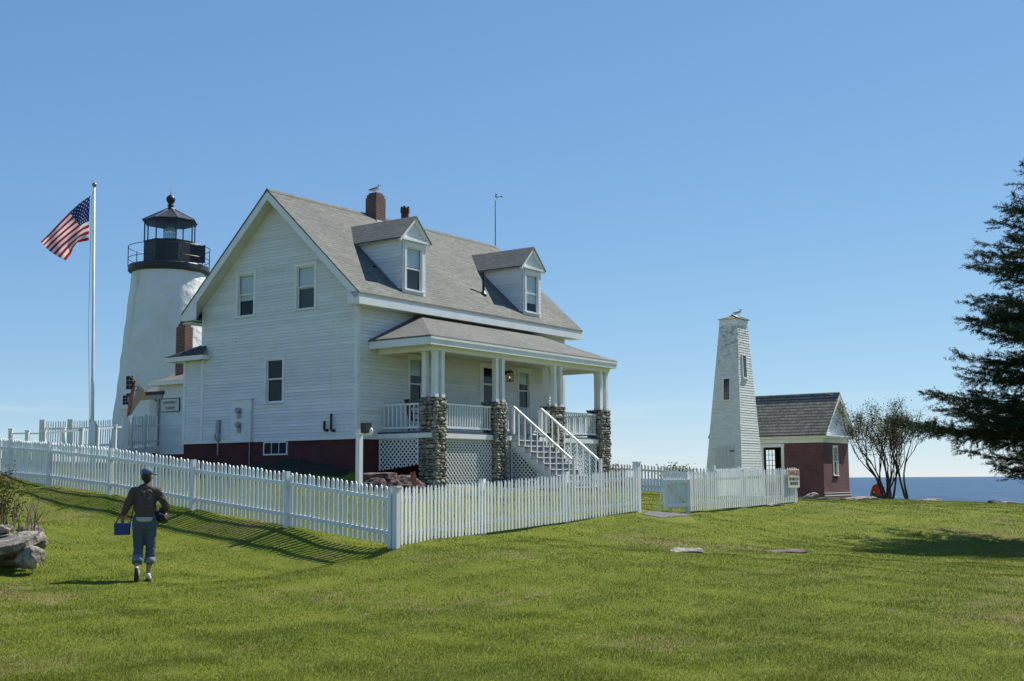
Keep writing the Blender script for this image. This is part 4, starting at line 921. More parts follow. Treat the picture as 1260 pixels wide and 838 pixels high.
# ------------------------------------------------------------------ FLAGPOLE + FLAG
fb=at(113,574,38); ft=at(116,230,38); ft.y=38.0; fp=thing('flagpole','tall white flagpole with gold ball behind the picket fence','flagpole',fb)
lean=(ft-fb); m=MB().tube([(0,0,-.1),lean*.3,lean*.31,lean],[.062,.052,.046,.034],14); m.build('pole_shaft','pole',fp,True)
MB().ball(lean+Vector((0,0,.07)),.075,16,12).build('ball_finial','gold',fp,True)
m=MB(); m.box(-.10,.10,-.10,.10,-.2,1.28); m.prism([(-.10,1.28),(.10,1.28),(.05,1.40),(-.05,1.40)],-.09,.09); m.build('pole_base','fence',fp)
m=MB(); m.tube([(-.11,-.03,1.4),lean*.5+Vector((-.13,-.04,0)),lean*.96+Vector((-.07,-.03,0)),lean*.985+Vector((-.04,0,0))],.008,5); m.tube([(-.09,0,1.3),(-.1,0,1.45)],.02,6); m.build('halyard','grey',fp)
m=MB(); q0=at(95,573,37.5)-fb; q1=at(130,573,37.5)-fb
fg=thing('national_flag','stars and stripes flag flying at the top of the flagpole','flag',at(110,260,38))
def usmat():
    m,nt,b=nodes('stars_and_stripes'); b.inputs['Roughness'].default_value=.7
    tc=N(nt,'ShaderNodeTexCoord'); s=N(nt,'ShaderNodeSeparateXYZ'); L(nt,tc.outputs['UV'],s.inputs[0]); u,v=s.outputs[0],s.outputs[1]
    st=mathn(nt,'GREATER_THAN',mathn(nt,'FRACT',mathn(nt,'MULTIPLY',v,6.5)),.5)   # v=0 bottom: first stripe red
    c=mixc(nt,st,(.40,.016,.030),(.75,.73,.72))
    cu=mathn(nt,'LESS_THAN',u,.4); cv=mathn(nt,'GREATER_THAN',v,6/13); can=mathn(nt,'MULTIPLY',cu,cv)
    su=mathn(nt,'MULTIPLY',u,5.5/.4*1.0); sv=mathn(nt,'MULTIPLY',mathn(nt,'SUBTRACT',v,6/13),4.5*13/7)
    def dots(ox,oy):
        a=mathn(nt,'SUBTRACT',mathn(nt,'FRACT',mathn(nt,'ADD',su,ox)),.5); b_=mathn(nt,'SUBTRACT',mathn(nt,'FRACT',mathn(nt,'ADD',sv,oy)),.5)
        d=mathn(nt,'ADD',mathn(nt,'MULTIPLY',a,a),mathn(nt,'MULTIPLY',b_,b_)); return mathn(nt,'LESS_THAN',d,.020)
    stars=mathn(nt,'MAXIMUM',dots(0,0),dots(.5,.5))
    bl=mixc(nt,stars,(.014,.026,.13),(.55,.56,.62)); c=mixc(nt,can,c,bl); L(nt,c,b.inputs['Base Color'])
    t=N(nt,'ShaderNodeBsdfTranslucent'); L(nt,c,t.inputs[0]); mx=N(nt,'ShaderNodeMixShader'); mx.inputs[0].default_value=.35
    L(nt,b.outputs[0],mx.inputs[1]); L(nt,t.outputs[0],mx.inputs[2]); L(nt,mx.outputs[0],nt.nodes['Material Output'].inputs[0]); return m
#          s=0          .2            .4           .6           .8           1
rows=[[(111,240.5),(98,250),(85.5,261),(73,274),(61.5,286.5),(50,297.5)],
      [(110.4,255),(101,260.5),(91.5,269),(78,281),(66,292),(54.5,303)],
      [(109.8,270),(103.5,273),(97.5,277.7),(84,288),(72,298),(61,309)],
      [(109.6,283),(103,285.5),(97,289.5),(88,297),(78.5,305.5),(70,315)],
      [(109.4,296),(101.5,297.3),(95,298.5),(90.5,304.5),(87.5,312),(81,320.5)]]
fn0=pathfn(rows,lambda s,t:38+.10*math.sin(s*13-t*5)*s**.5+.05*math.sin(s*5+t*9))
o=grid_cloth('flag_cloth',lambda s,t:fn0(s,t)-at(110,260,38),50,32,usmat(),fg)
# ------------------------------------------------------------------ LAMP POST (white post with black floodlight)
lp=at(441.5,624,31); tp=at(441.5,528.5,31); hL=tp.z-lp.z; lo=thing('floodlight_post','white post with black floodlight on its arm in the yard','lamp post',lp,HR)
m=MB(); m.box(-.065,.065,-.065,.065,-.3,hL); m.build('post','fence',lo); m=MB(); m.bar((.05,.0,hL-.13),(.40,.0,hL-.13),.06,.05); m.build('arm','fence',lo)
m=MB(); m.box(.13,.32,-.10,.10,hL-.10,hL+.16); m.box(.10,.15,-.06,.06,hL-.08,hL+.0); m.build('floodlight','black',lo); m=MB(); m.lathe([(.02,hL-.12),(.05,hL-.1),(.045,hL-.02),(.02,hL+.03)],10,(.40,0)); m.build('lamp_bulb','white',lo,True)
# ------------------------------------------------------------------ ROCKS
def rock(name,loc,size,mat,rz=0,seed=0,flat=.55,rough=.22,tilt=(0,0),sub=4):
    bm=bmesh.new(); bmesh.ops.create_icosphere(bm,subdivisions=sub,radius=1)
    rs=random.Random(seed); pl=[]
    for _ in range(9):
        d=Vector((rs.gauss(0,1),rs.gauss(0,1),rs.gauss(0,1))).normalized(); pl.append((d,rs.uniform(flat,.9)))
    for v in bm.verts:
        p=v.co.copy()
        for d,t in pl:
            k=p.dot(d)
            if k>t: p-=d*(k-t)*.92
        k=noise.fractal(p*1.6+Vector((seed,0,0)),1,2,4); p*=1+rough*k*.5
        k2=noise.fractal(p*4.5+Vector((0,seed,0)),1,2,5); p*=1+k2*.07
        v.co=Vector((p.x*size[0],p.y*size[1],p.z*size[2]))
    me=bpy.data.meshes.new(name); bm.to_mesh(me); bm.free(); me.materials.append(M[mat]); me.shade_smooth()
    o=bpy.data.objects.new(name,me); COL.objects.link(o); o.location=loc; o.rotation_euler=(tilt[0],tilt[1],rz); return o
def slabrock(name,loc,size,mat,rz,seed,tilt=(0,0)):
    bm=bmesh.new(); bmesh.ops.create_cube(bm,size=2); bmesh.ops.subdivide_edges(bm,edges=bm.edges,cuts=14,use_grid_fill=True)
    for v in bm.verts:
        p=v.co.copy(); q=Vector((p.x*size[0],p.y*size[1],p.z*size[2])); 
        rr_=.86 if abs(p.x)>.9 or abs(p.y)>.9 else 1
        t=noise.fractal(q*1.4+Vector((seed,3,1)),1,2,4)
        # rounded outline
        e=max(0,(abs(p.x)**4+abs(p.y)**4)-1.0); s=1-.16*min(e,1); q.x*=s; q.y*=s
        q+=Vector((t*.10,noise.noise(q*2+Vector((0,seed,0)))*.12,noise.noise(q*3.1+Vector((seed,seed,0)))*.035))
        if abs(p.z)>.99: 
            ed=max(abs(p.x),abs(p.y)); q.z*=1-.3*max(0,ed-.8)/.2
        v.co=q
    me=bpy.data.meshes.new(name); bm.to_mesh(me); bm.free(); me.materials.append(M[mat]); me.shade_smooth(); 
    o=bpy.data.objects.new(name,me); COL.objects.link(o); o.location=loc; o.rotation_euler=(tilt[0],tilt[1],rz); return o
RG='stones of the rockery at the left edge'
tag(rock('boulder',at(38,687,18.6),(.23,.22,.19),'granite',.2,11,.6,.3),'pale rounded boulder at the front foot of the rockery','rock',RG)
tag(slabrock('stone_slab',at(3,671,18.7),(.46,.34,.07),'granite',.1,5,(.24,-.16)),'long thin tilted slab laid over the pale boulder','rock',RG)
tag(rock('boulder',at(44,666,19.2),(.165,.26,.17),'slab',.5,21,.5,.3),'dark square-cut stone at the right end of the rockery','rock',RG)
tag(rock('boulder',at(38,653,19.9),(.20,.26,.09),'slab',.9,23,.5,.3),'low brown stone behind the dead stalks','rock',RG)
tag(rock('boulder',at(5,650.5,19.2),(.15,.17,.085),'granite',.3,31,.6,.3),'small pale stone on top of the rockery','rock',RG)
tag(slabrock('stone_slab',at(5,661,19.1),(.17,.2,.04),'slab',-.2,8,(.1,.03)),'thin grey stone just under the top stone','rock',RG)
tag(rock('boulder',at(6,688,19.3),(.42,.25,.20),'slab',.1,41,.5,.3),'dark shaded stone under the long slab','rock',RG)
tag(rock('boulder',at(49,684,18.8),(.04,.05,.05),'granite',.1,43,sub=3),'tiny stone wedged beside the square-cut stone','rock',RG)
# flat rocks in the lawn
def lawnrock(px,py,D,sx,sy,lab,mat='granite',seed=1,sz=.03,rzz=.0):
    p=at(px,py,D); z=h1(p.x,p.y); o=slabrock('flat_rock',(p.x,p.y,z+sz*.3),(sx,sy,sz),mat,rzz,seed,(.13,0)); tag(o,lab,'rock'); return o
lawnrock(846,689.5,22.3,.27,.20,'small pale flat rock alone in the lawn right of centre',seed=2,sz=.035)
lawnrock(966,686.5,23.5,.40,.18,'low reddish bare stone in the lawn near the tree shadow','redrock',3,.02)
def ledge(px,py,D,size,mat,seed,lab,sink=.35,rzz=.2):
    p=at(px,py,D); z=h1(p.x,p.y); o=rock('rock_ledge',(p.x,p.y,z+size[2]*(1-2*sink)*.5),size,mat,rzz,seed,.55,.35,sub=4); tag(o,lab,'rock'); return o
ledge(948,628,36,(.42,.3,.06),'slab',4,'flat grey stone in front of the danger sign')
ledge(999,621,48,(.42,.35,.24),'granite',6,'lumpy stone by the brick building corner')
ledge(1062,627,50,(.8,.5,.10),'granite',7,'pale flat ledge in the grass under the bare trees')
ledge(1147,623,56,(.55,.8,.14),'granite',9,'sloping pale ledge between bare trees and the spruce')
ledge(1147,616,66.5,(.75,.5,.26),'mortar',10,'dark rock on the cliff edge against the sea')
ledge(1226,633,50,(.42,.3,.12),'mortar',12,'dark low rock in grass beneath the spruce branches')
ledge(1236,622.5,66,(1.3,.6,.22),'granite',13,'long pale rock along the cliff top at right')
ledge(1022,631,46,(.6,.3,.10),'mortar',14,'dark thin ledge in the grass below the brick building')
# red rocks by the porch
tag(slabrock('rock_slab',at(466,586,37.6),(.46,.34,.10),'redrock',-.4,3,(.05,.0)),'flat topped reddish slab behind the floodlight post','rock','red rocks beside the porch')
tag(rock('boulder',at(462,600,36.6),(.45,.35,.28),'redrock',.2,52,.5,.45),'reddish broken boulder below the flat topped slab','rock','red rocks beside the porch')
tag(rock('boulder',at(482,597,37.2),(.3,.25,.2),'redrock',.5,54),'small pale edged red rock beside the broken boulder','rock','red rocks beside the porch')
tag(rock('boulder',at(503,598,38.0),(.75,.4,.36),'redrock',.1,53,.5,.45),'wide dark red rock mass beneath the porch lattice','rock','red rocks beside the porch')
m=MB(); bp=at(511,600,37.0); tpb=at(507.5,581,37.2); m.bar(bp,tpb,.16,.03,up=(0,1,0)); tag(m.build('board','orange_wood'),'orange board leaning in front of the porch rocks','board')
# ------------------------------------------------------------------ VEGETATION
def tris_from(pos,dirs,length,width,jit=.6,per=1):
    """pos,dirs (n,3) -> small triangles"""
    n_=len(pos); r=rng.normal(size=(n_,3)); r/=np.linalg.norm(r,axis=1)[:,None]
    sd=np.cross(dirs,r); sd/=np.maximum(np.linalg.norm(sd,axis=1),1e-6)[:,None]
    L_=(length*rng.uniform(.6,1.3,n_))[:,None]; Wv=(width*rng.uniform(.7,1.3,n_))[:,None]
    V=np.empty((n_,3,3)); V[:,0]=pos-sd*Wv; V[:,1]=pos+sd*Wv; V[:,2]=pos+dirs*L_; return V
def leaves_quads(pos,size):
    n_=len(pos); a=rng.normal(size=(n_,3)); a/=np.linalg.norm(a,axis=1)[:,None]; r=rng.normal(size=(n_,3)); b=np.cross(a,r); b/=np.linalg.norm(b,axis=1)[:,None]
    s=(size*rng.uniform(.6,1.3,n_))[:,None]; V=np.empty((n_,4,3)); V[:,0]=pos; V[:,1]=pos+a*s*.5+b*s*.3; V[:,2]=pos+a*s; V[:,3]=pos+a*s*.5-b*s*.3; return V
def spruce(px,D,label,top_y=150,seed=3):
    b=at(px,600,D); z0=h1(b.x,b.y); b.z=z0; tz=at(px,top_y,D).z-z0
    t=thing('spruce_tree',label,'tree',b); rs=random.Random(seed)
    tr=MB().tube([(0,0,-.3),(.03,0,tz*.3),(-.02,.03,tz*.65),(0,0,tz)],[.24,.18,.10,.012],12)
    tw_p=[];tw_d=[]; br=MB(); eye=-z0
    z=1.62
    while z<tz-.05:
        f=(z-1.2)/(tz-1.2); zz=z-eye   # height relative to the eye
        if zz<.55: Lm=1.2+rs.uniform(.3,.8)
        else: Lm=3.55*(1-((zz-.9)/(tz-eye-.9)))**.92 if zz>.9 else 3.3
        nbv=6
        for k in range(nbv):
            az=rs.uniform(0,2*math.pi); Lb=Lm*rs.uniform(.42,1.14)+.12; dz0=rs.uniform(-.12,.12)
            pts=[]; npt=9
            droop=rs.uniform(-.16,.05)*(1-f)+.35*f
            for i in range(npt):
                s=i/(npt-1); x=Lb*s; zc=z+dz0+droop*x*(1-.55*s)+.10*Lb*s**3+rs.uniform(-.02,.02)
                a=az+.08*math.sin(3*s+k); pts.append(Vector((x*math.cos(a),x*math.sin(a),zc)))
            br.tube(pts,[max(.008,.035*(1-f*.6)*(1-i/(npt-1)))for i in range(npt)],5,False)
            ns=int(max(6,Lb*10.5))
            for j in range(ns):
                s=.14+.86*(j+rs.random())/ns; fi=s*(npt-1); i=min(int(fi),npt-2); p=pts[i].lerp(pts[i+1],fi-i); dr=(pts[i+1]-pts[i]).normalized()
                for sd in (-1,1):
                    lat=dr.cross(Vector((0,0,1))).normalized()*sd
                    sl=(Lb*.24*(1-s)**.6+.12)*rs.uniform(.35,1.2)*(.35+.85*abs(math.sin(s*Lb*2.6+k*1.7)))
                    d2=(dr*rs.uniform(.35,1.0)+lat*rs.uniform(.5,1.0)+Vector((0,0,rs.uniform(-.62,.40)))).normalized()
                    nseg=max(2,int(sl/.07))
                    for q in range(nseg):
                        pp=p+d2*sl*(q+.5)/nseg+Vector((0,0,-.10*(q/nseg)**2*sl))
                        tw_p.append(pp); tw_d.append(d2)
                        if sl>.16 and rs.random()<.8:
                            d3=(d2+lat.cross(d2)*rs.uniform(-.9,.9)+dr*rs.uniform(-.2,.8)).normalized(); l3=rs.uniform(.08,.20)
                            for w in range(2): tw_p.append(pp+d3*l3*(w+.6)/2); tw_d.append(d3)
        z+=rs.uniform(.18,.30)
    tr.v+= [] ; o=len(tr.v); tr.v+=br.v; tr.f+=[tuple(i+o for i in f_) for f_ in br.f]; tr.build('trunk','bark',t,True)
    Pp=np.array([tuple(p) for p in tw_p]); Dd=np.array([tuple(p) for p in tw_d]); 
    per=9; Pp=np.repeat(Pp,per,0)+rng.normal(size=(len(Pp)*per,3))*.016; Dd=np.repeat(Dd,per,0); Pp=Pp+Dd*rng.uniform(-.04,.04,len(Pp))[:,None]
    r=rng.normal(size=Pp.shape); Dn=Dd*.7+r*.42; Dn/=np.linalg.norm(Dn,axis=1)[:,None]
    V=tris_from(Pp,Dn,.055,.0075); print('needles',len(V)); npmesh('crown',V.reshape(-1,3),np.arange(len(V)*3).reshape(-1,3),'needles',t); return t
spruce(1304,30,'dark green spruce reaching in from the right edge',top_y=172)
def baretree(px,py,D,H_,stems,label,seed,spread=.5,leafn=1,lean=0):
    b=at(px,py,D); b.z=h1(b.x,b.y)-.05; t=thing('shrub_tree',label,'tree',b,0,'small wind-bent trees on the cliff edge'); rs=random.Random(seed); m=MB(); tips=[]
    def grow(p,d,l,r,lv):
        n_=5; pts=[p]; dd=d.copy()
        for i in range(n_):
            dd=(dd+Vector((rs.gauss(0,.13),rs.gauss(0,.13),rs.gauss(0,.06)+.05))).normalized(); pts.append(pts[-1]+dd*l/n_)
        m.tube(pts,[r*(1-.55*i/n_) for i in range(n_+1)],5 if lv else 7,False)
        if lv>=4 or r<.007:
            for q in pts[1:]: tips.append(q)
            return
        nb_=rs.choice((2,3,3)) if lv<3 else 3
        for k in range(nb_):
            i=rs.randint(2,n_) if k else n_; a=rs.uniform(0,6.28); sp=rs.uniform(.14,.40)
            nd=(dd+Vector((math.cos(a)*sp,math.sin(a)*sp,rs.uniform(-.0,.3)))).normalized(); grow(pts[i],nd,l*rs.uniform(.55,.8),r*(.62 if k==0 else .48),lv+1)
    for k in range(stems):
        a=rs.uniform(0,6.28) if stems>1 else 0; s=spread*rs.uniform(.3,1)
        sx=(-1 if k%2 else 1)*s*.8+lean if stems>1 else lean
        grow(Vector((sx*.25,rs.uniform(-.15,.15),0)),Vector((sx,rs.uniform(-.3,.3),1)).normalized(),H_*rs.uniform(.36,.46),.075*rs.uniform(.8,1.15),0)
    m.build('trunk','bark',t,True); P_=np.array([tuple(q) for q in tips]); k=int(7*leafn); P_=np.repeat(P_,k,0)+rng.normal(size=(len(P_)*k,3))*.15
    hz=P_[:,2]; P_=P_[(hz>H_*.36)]; V=leaves_quads(P_,.075); npmesh('crown',V.reshape(-1,3),np.arange(len(V)*4).reshape(-1,4),'leaves',t,k=4)
baretree(1091,616.5,62,4.6,5,'multi-stemmed bushy tree nearest the brick building',5,.30,.8,-.08)
baretree(1096,615,62.8,5.4,3,'middle of the thin twiggy trees by the cliff',8,.22,.8,.03)
baretree(1118,618,61.5,5.3,2,'right-hand twiggy tree with a bent trunk',12,.18,.7,-.16)
# rose bush and dead stalks at the rockery
rb=thing('rose_bush','leafy rose bush with reddish leaves at the left edge','shrub',at(0,650,19.8)); m=MB(); pts=[]; rs=random.Random(2)
for k in range(22):
    x=rs.uniform(-.55,.20); y=rs.uniform(-.15,.3); hh_=rs.uniform(.85,1.28)*(1 if x<.08 else .8); pp=[Vector((x*.5,y*.5,-.25))]
    for i in range(6): pp.append(Vector((x*(.5+.1*i)+rs.uniform(-.03,.03),y+rs.uniform(-.04,.04),-.25+hh_*1.05*(i+1)/6)))
    m.tube(pp,[.010*(1-i/8) for i in range(7)],5,False)
    for q in pp[3:]: pts+= [q]*16
m.build('stem','bark',rb,True); P_=np.array([tuple(q) for q in pts]); P_=P_+rng.normal(size=P_.shape)*.075; V=leaves_quads(P_,.05); npmesh('foliage',V.reshape(-1,3),np.arange(len(V)*4).reshape(-1,4),'roseleaf',rb,k=4)
ds_=thing('dead_stalks','dry tan bent stalks standing behind the rockery stones','plant',at(22,653,19.6)); m=MB(); rs=random.Random(4)
for k in range(34):
    x=rs.uniform(-.34,.28); y=rs.uniform(-.2,.2); hh_=rs.uniform(.2,.62); bend=rs.uniform(-.12,.16); w=rs.uniform(.005,.011)
    m.tube([(x,y,-.12),(x+bend*.3,y,hh_*.5),(x+bend,y+rs.uniform(-.05,.05),hh_)],[w,w*.8,w*.4],5,False)
for k,(x0,x1,h_) in enumerate(((.28,.42,.34),(.20,.05,.5),(.30,.20,.42))): m.tube([(x0-.1,0,-.1),(x0,.02,h_*.4),(x1,.0,h_)],[.014,.012,.005],5,False)
m.build('stalks','stalk',ds_,True)
# flowers by the end pillar
fw=thing('flower_bush','small pink flowering bush by the far stone pillar','shrub',at(757,596,46.5)); P_=rng.normal(size=(700,3))*np.array([.16,.16,.30])+np.array([0,0,.1]); V=leaves_quads(P_,.07); npmesh('foliage',V.reshape(-1,3),np.arange(len(V)*4).reshape(-1,4),'roseleaf',fw,k=4)
m=MB(); 
for k in range(9): m.ball((random.uniform(-.15,.15),random.uniform(-.2,0),random.uniform(.25,.6)),.05)
m.build('blossom',plain('pink_petals',(.45,.14,.16),.7),fw,True)
# low scrub behind the far fence
sc=thing('scrub_bush','low dark scrub behind the distant fence left of the bell tower','shrub',at(833,592,54)); P_=rng.normal(size=(900,3))*np.array([.34,.2,.13])+np.array([0,0,.42]); V=leaves_quads(P_,.10); npmesh('foliage',V.reshape(-1,3),np.arange(len(V)*4).reshape(-1,4),'leaves',sc,k=4)
# ------------------------------------------------------------------ figures: remeshed continuous surfaces
def blob(name,segs,mat,parent,voxel=.012,smooth=3,balls=(),fold=0):
    m=MB()
    for p0,r0,p1,r1 in segs:
        p0,p1=Vector(p0),Vector(p1); m.tube([p0,p0.lerp(p1,.5),p1],[r0,(r0+r1)/2,r1],14); m.ball(p0,r0,14,10); m.ball(p1,r1,14,10)
    for c,r in balls: m.ball(c,r,18,14)
    me=bpy.data.meshes.new(name); me.from_pydata(m.v,[],m.f); o=bpy.data.objects.new(name,me); COL.objects.link(o)
    bm=bmesh.new(); bm.from_mesh(me); bmesh.ops.recalc_face_normals(bm,faces=bm.faces); bm.to_mesh(me); bm.free()
    a=o.modifiers.new('r','REMESH'); a.mode='VOXEL'; a.voxel_size=voxel; b=o.modifiers.new('s','SMOOTH'); b.iterations=smooth; b.factor=.6
    dg=bpy.context.evaluated_depsgraph_get(); me2=bpy.data.meshes.new_from_object(o.evaluated_get(dg)); o.modifiers.clear(); o.data=me2
    if fold:
        for v in me2.vertices:
            q=v.co; v.co=q+v.normal*fold*(noise.noise(Vector((q.x*9,q.y*9,q.z*22+q.x*14)))+.6*noise.noise(q*30))
    me2.update(); me2.materials.clear(); me2.materials.append(M[mat] if isinstance(mat,str) else mat); me2.shade_smooth(); o.parent=parent; return o
M['skin']=plain('skin',(.36,.19,.13),.55,(.30,.15,.10),8)
M['sweater']=plain('brown_grey_sweater',(.085,.064,.050),.9,(.06,.045,.037),30,bump=.5,bscale=90)
M['denim']=plain('blue_denim',(.062,.086,.125),.85,(.05,.075,.12),14,(1,1,.4),bump=.35,bscale=120)
M['cuff']=plain('pale_denim_cuff',(.15,.20,.26),.85,(.11,.15,.2),14)
M['capcloth']=plain('blue_grey_cap_cloth',(.10,.14,.21),.85)
M['bluebag']=plain('royal_blue_nylon',(.012,.045,.20),.6)
M['blackcloth']=plain('black_nylon',(.012,.012,.014),.6)
M['shoe']=plain('white_shoe_leather',(.55,.54,.53),.6); M['sole']=plain('dark_shoe_sole',(.02,.02,.02),.7); M['hair']=plain('dark_brown_hair',(.03,.018,.012),.7)
M['undershirt']=plain('cream_shirt_hem',(.42,.42,.34),.8)
pb=at(176,717.5,18.4); pb.z=h1(pb.x,pb.y); PS=.965; pe=thing('person','person in cap and brown sweater walking towards the fence with a blue bag','person',pb,.26)
body=[((0,.0,.95),.13,(0,.02,1.28),.13),((-.17,.0,1.375),.055,(.17,.0,1.375),.055),((0,.01,1.38),.055,(.01,.03,1.50),.05),
  ((.185,0,1.36),.05,(.33,-.02,1.13),.042),((.33,-.02,1.13),.042,(.20,.19,1.02),.032),((-.19,0,1.36),.05,(-.275,-.03,1.12),.042),((-.275,-.03,1.12),.042,(-.325,.14,1.02),.030),
  ((-.085,0,.90),.09,(-.085,.05,.50),.055),((-.085,.05,.50),.055,(-.095,-.13,.22),.038),((.085,0,.90),.09,(.10,.06,.50),.055),((.10,.06,.50),.055,(.075,.04,.10),.038)]
hc=Vector((.02,.045,1.60))
for side,(hp,hd) in enumerate(((Vector((.20,.19,1.02)),Vector((-.75,.5,-.1))),(Vector((-.325,.14,1.02)),Vector((-.15,.55,-.75))))):
    hd.normalize(); lt_=hd.cross(Vector((0,0,1))).normalized(); body.append((tuple(hp),.028,tuple(hp+hd*.07),.034))
    for f_ in range(4):
        b0=hp+hd*.08+lt_*(f_-1.5)*.019; c1=b0+hd*(.04+.006*(1.5-abs(f_-1.5)))+Vector((0,0,-.006)); c2=c1+hd*.02+Vector((0,0,-.03)); body+=[(tuple(b0),.0095,tuple(c1),.009),(tuple(c1),.009,tuple(c2),.008)]
    sg_=-1 if side else 1; b0=hp+hd*.03+lt_*.03*sg_; body+=[(tuple(b0),.011,tuple(b0+hd*.04+lt_*.025*sg_+Vector((0,0,-.015))),.009)]
blob('body',body,'skin',pe,.011,2,balls=[(hc,(.078,.095,.115)),(hc+Vector((.06,.065,-.02)),(.018,.018,.022)),(hc+Vector((.0,.06,-.075)),(.05,.05,.04)),(hc+Vector((.074,-.005,-.01)),(.015,.025,.032)),(hc+Vector((-.074,.02,-.01)),(.015,.025,.032))])
blob('hair',[],'hair',pe,.01,2,balls=[(hc+Vector((-.012,-.022,.0)),(.084,.092,.10)),(hc+Vector((-.005,-.045,-.05)),(.065,.05,.055))])
blob('sweater',[((0,.0,.97),.152,(0,.0,1.12),.148),((-.03,.0,1.12),.148,(-.05,.01,1.30),.125),((.03,.0,1.12),.148,(.05,.01,1.30),.125),((-.155,-.005,1.365),.07,(.155,-.005,1.365),.07),((-.06,0,1.4),.07,(.06,0,1.4),.07),((0,0,1.42),.07,(.005,.015,1.455),.06),
  ((.185,0,1.355),.072,(.335,-.02,1.13),.060),((.335,-.02,1.13),.060,(.225,.16,1.035),.047),((-.185,0,1.355),.072,(-.28,-.03,1.12),.060),((-.28,-.03,1.12),.060,(-.32,.11,1.035),.046)],'sweater',pe,.011,2,fold=.009)
MB().lathe([(.150,.905),(.158,.92),(.156,.975)],24).build('shirt_hem','undershirt',pe,True)
blob('jeans',[((-.07,0,.93),.115,(.07,0,.93),.115),((-.06,-.02,.87),.12,(.06,-.02,.87),.12),((-.085,0,.86),.108,(-.088,.05,.50),.078),((-.088,.05,.50),.078,(-.092,-.07,.31),.072),((.085,0,.86),.108,(.10,.055,.50),.078),((.10,.055,.50),.078,(.085,.05,.30),.074)],'denim',pe,.011,2,fold=.008)
for c0,c1 in (((-.090,-.03,.375),(-.094,-.09,.285)),((.092,.052,.36),(.084,.048,.265))): MB().tube([c0,Vector(c0).lerp(Vector(c1),.5),c1],[.080,.084,.080],16).build('trouser_cuff','cuff',pe,True)
blob('cap',[],'capcloth',pe,.009,2,balls=[(hc+Vector((-.003,-.012,.062)),(.094,.106,.078)),(hc+Vector((.10,.045,.030)),(.075,.055,.012)),(hc+Vector((.06,.03,.035)),(.05,.05,.02))])
# shoes: left heel lifted showing its sole, right planted
s=blob('shoe',[((-.095,-.17,.20),.036,(-.095,-.13,.05),.038)],'shoe',pe,.01,2,balls=[((-.095,-.13,.13),(.042,.05,.10))])
MB().tube([(-.095,-.195,.215),(-.095,-.193,.13),(-.095,-.172,.05),(-.095,-.14,.012)],[.030,.034,.042,.03],10).build('shoe_sole','sole',s,True)
s=blob('shoe',[((.075,.02,.05),.042,(.085,.17,.04),.038)],'shoe',pe,.01,2,balls=[((.075,.02,.075),(.042,.05,.05))]); MB().tube([(.075,-.02,.012),(.08,.08,.010),(.088,.19,.012)],[.038,.036,.036],10).build('shoe_sole','sole',s,True)
# the things carried
pe.scale=(PS*.97,PS,PS); mw=Matrix.Translation(pb)@Matrix.Rotation(.26,4,'Z')@Matrix.Scale(PS,4)
bg=thing('shoulder_bag','blue rectangular bag hanging from the walker\'s left hand','bag',mw@Vector((-.33,.10,.70)),.26)
m=MB(); m.box(-.115,.115,-.05,.05,0,.17); o=m.build('bag_body','bluebag',bg); bv=o.modifiers.new('b','BEVEL'); bv.width=.02; bv.segments=3
MB().box(-.118,.118,-.053,.053,.115,.175).build('bag_flap','bluebag',bg)
m=MB(); m.tube([(-.10,0,.17),(-.03,.04,.30),(.0,.06,.315),(.03,.04,.30),(.10,0,.17)],.008,6); m.tube([(.11,0,.17),(.15,-.03,.4),(.16,-.06,.45)],.007,6); m.build('bag_strap','blackcloth',bg)
bk=thing('black_bag','bulky black bag tucked under the walker\'s right arm','bag',mw@Vector((.235,.05,.98)),.26)
blob('bag_body',[((-.05,.03,.03),.085,(.03,0,-.02),.09),((.0,.08,.06),.07,(.06,.05,-.05),.06)],'blackcloth',bk,.016,2)
m=MB(); m.tube([(-.02,-.12,.05),(.05,-.12,.02),(.09,-.08,-.04)],.010,6); m.build('bag_strap','grey',bk)
st_=thing('folded_papers','green and white rolled papers held in the walker\'s left hand','papers',mw@Vector((-.345,.08,1.05)),.26)
for k in range(2): MB().bar((-.02+k*.028,0,0),(-.10+k*.028,-.02,.14),.014,.004).build('paper',plain('leaflet_paper',(.28,.36,.22) if k else (.55,.60,.55),.6),st_)
# sitting person in red
sp=at(1081.5,612.5,65.5); sp.z=h1(sp.x,sp.y); ps=thing('person','person in red jacket sitting behind the bare trees facing the sea','person',sp+Vector((0,0,.08)),.1); ps.scale=(1,1,1.05)
blob('body',[((0,0,.16),.16,(0,.03,.55),.15),((0,.03,.6),.06,(.02,.05,.78),.06),((-.12,.02,.14),.10,(-.2,.45,.2),.07),((.12,.02,.14),.10,(.18,.45,.22),.07),((-.2,.45,.2),.06,(-.2,.7,-.05),.05),((.18,.45,.22),.06,(.2,.7,-.05),.05),((-.2,.03,.55),.06,(-.27,.2,.28),.045),((.2,.03,.55),.06,(.27,.2,.28),.045)],'skin',ps,.02,2,balls=[((.02,.06,.85),(.09,.10,.12))])
blob('jacket',[((0,0,.24),.22,(0,.03,.52),.20),((-.17,.02,.56),.11,(.17,.02,.56),.11),((-.24,.03,.54),.09,(-.31,.15,.28),.075),((.24,.03,.54),.09,(.31,.15,.28),.075)],plain('red_jacket_cloth',(.55,.045,.035),.7),ps,.02,2)
blob('trousers',[((-.14,0,.10),.15,(.14,0,.10),.15),((-.12,.05,.14),.13,(-.2,.45,.2),.09),((.12,.05,.14),.13,(.18,.45,.22),.09)],plain('grey_green_trousers',(.08,.09,.08),.8),ps,.02,2)
blob('hair',[],'hair',ps,.02,1,balls=[((.02,.04,.88),(.10,.11,.12))])
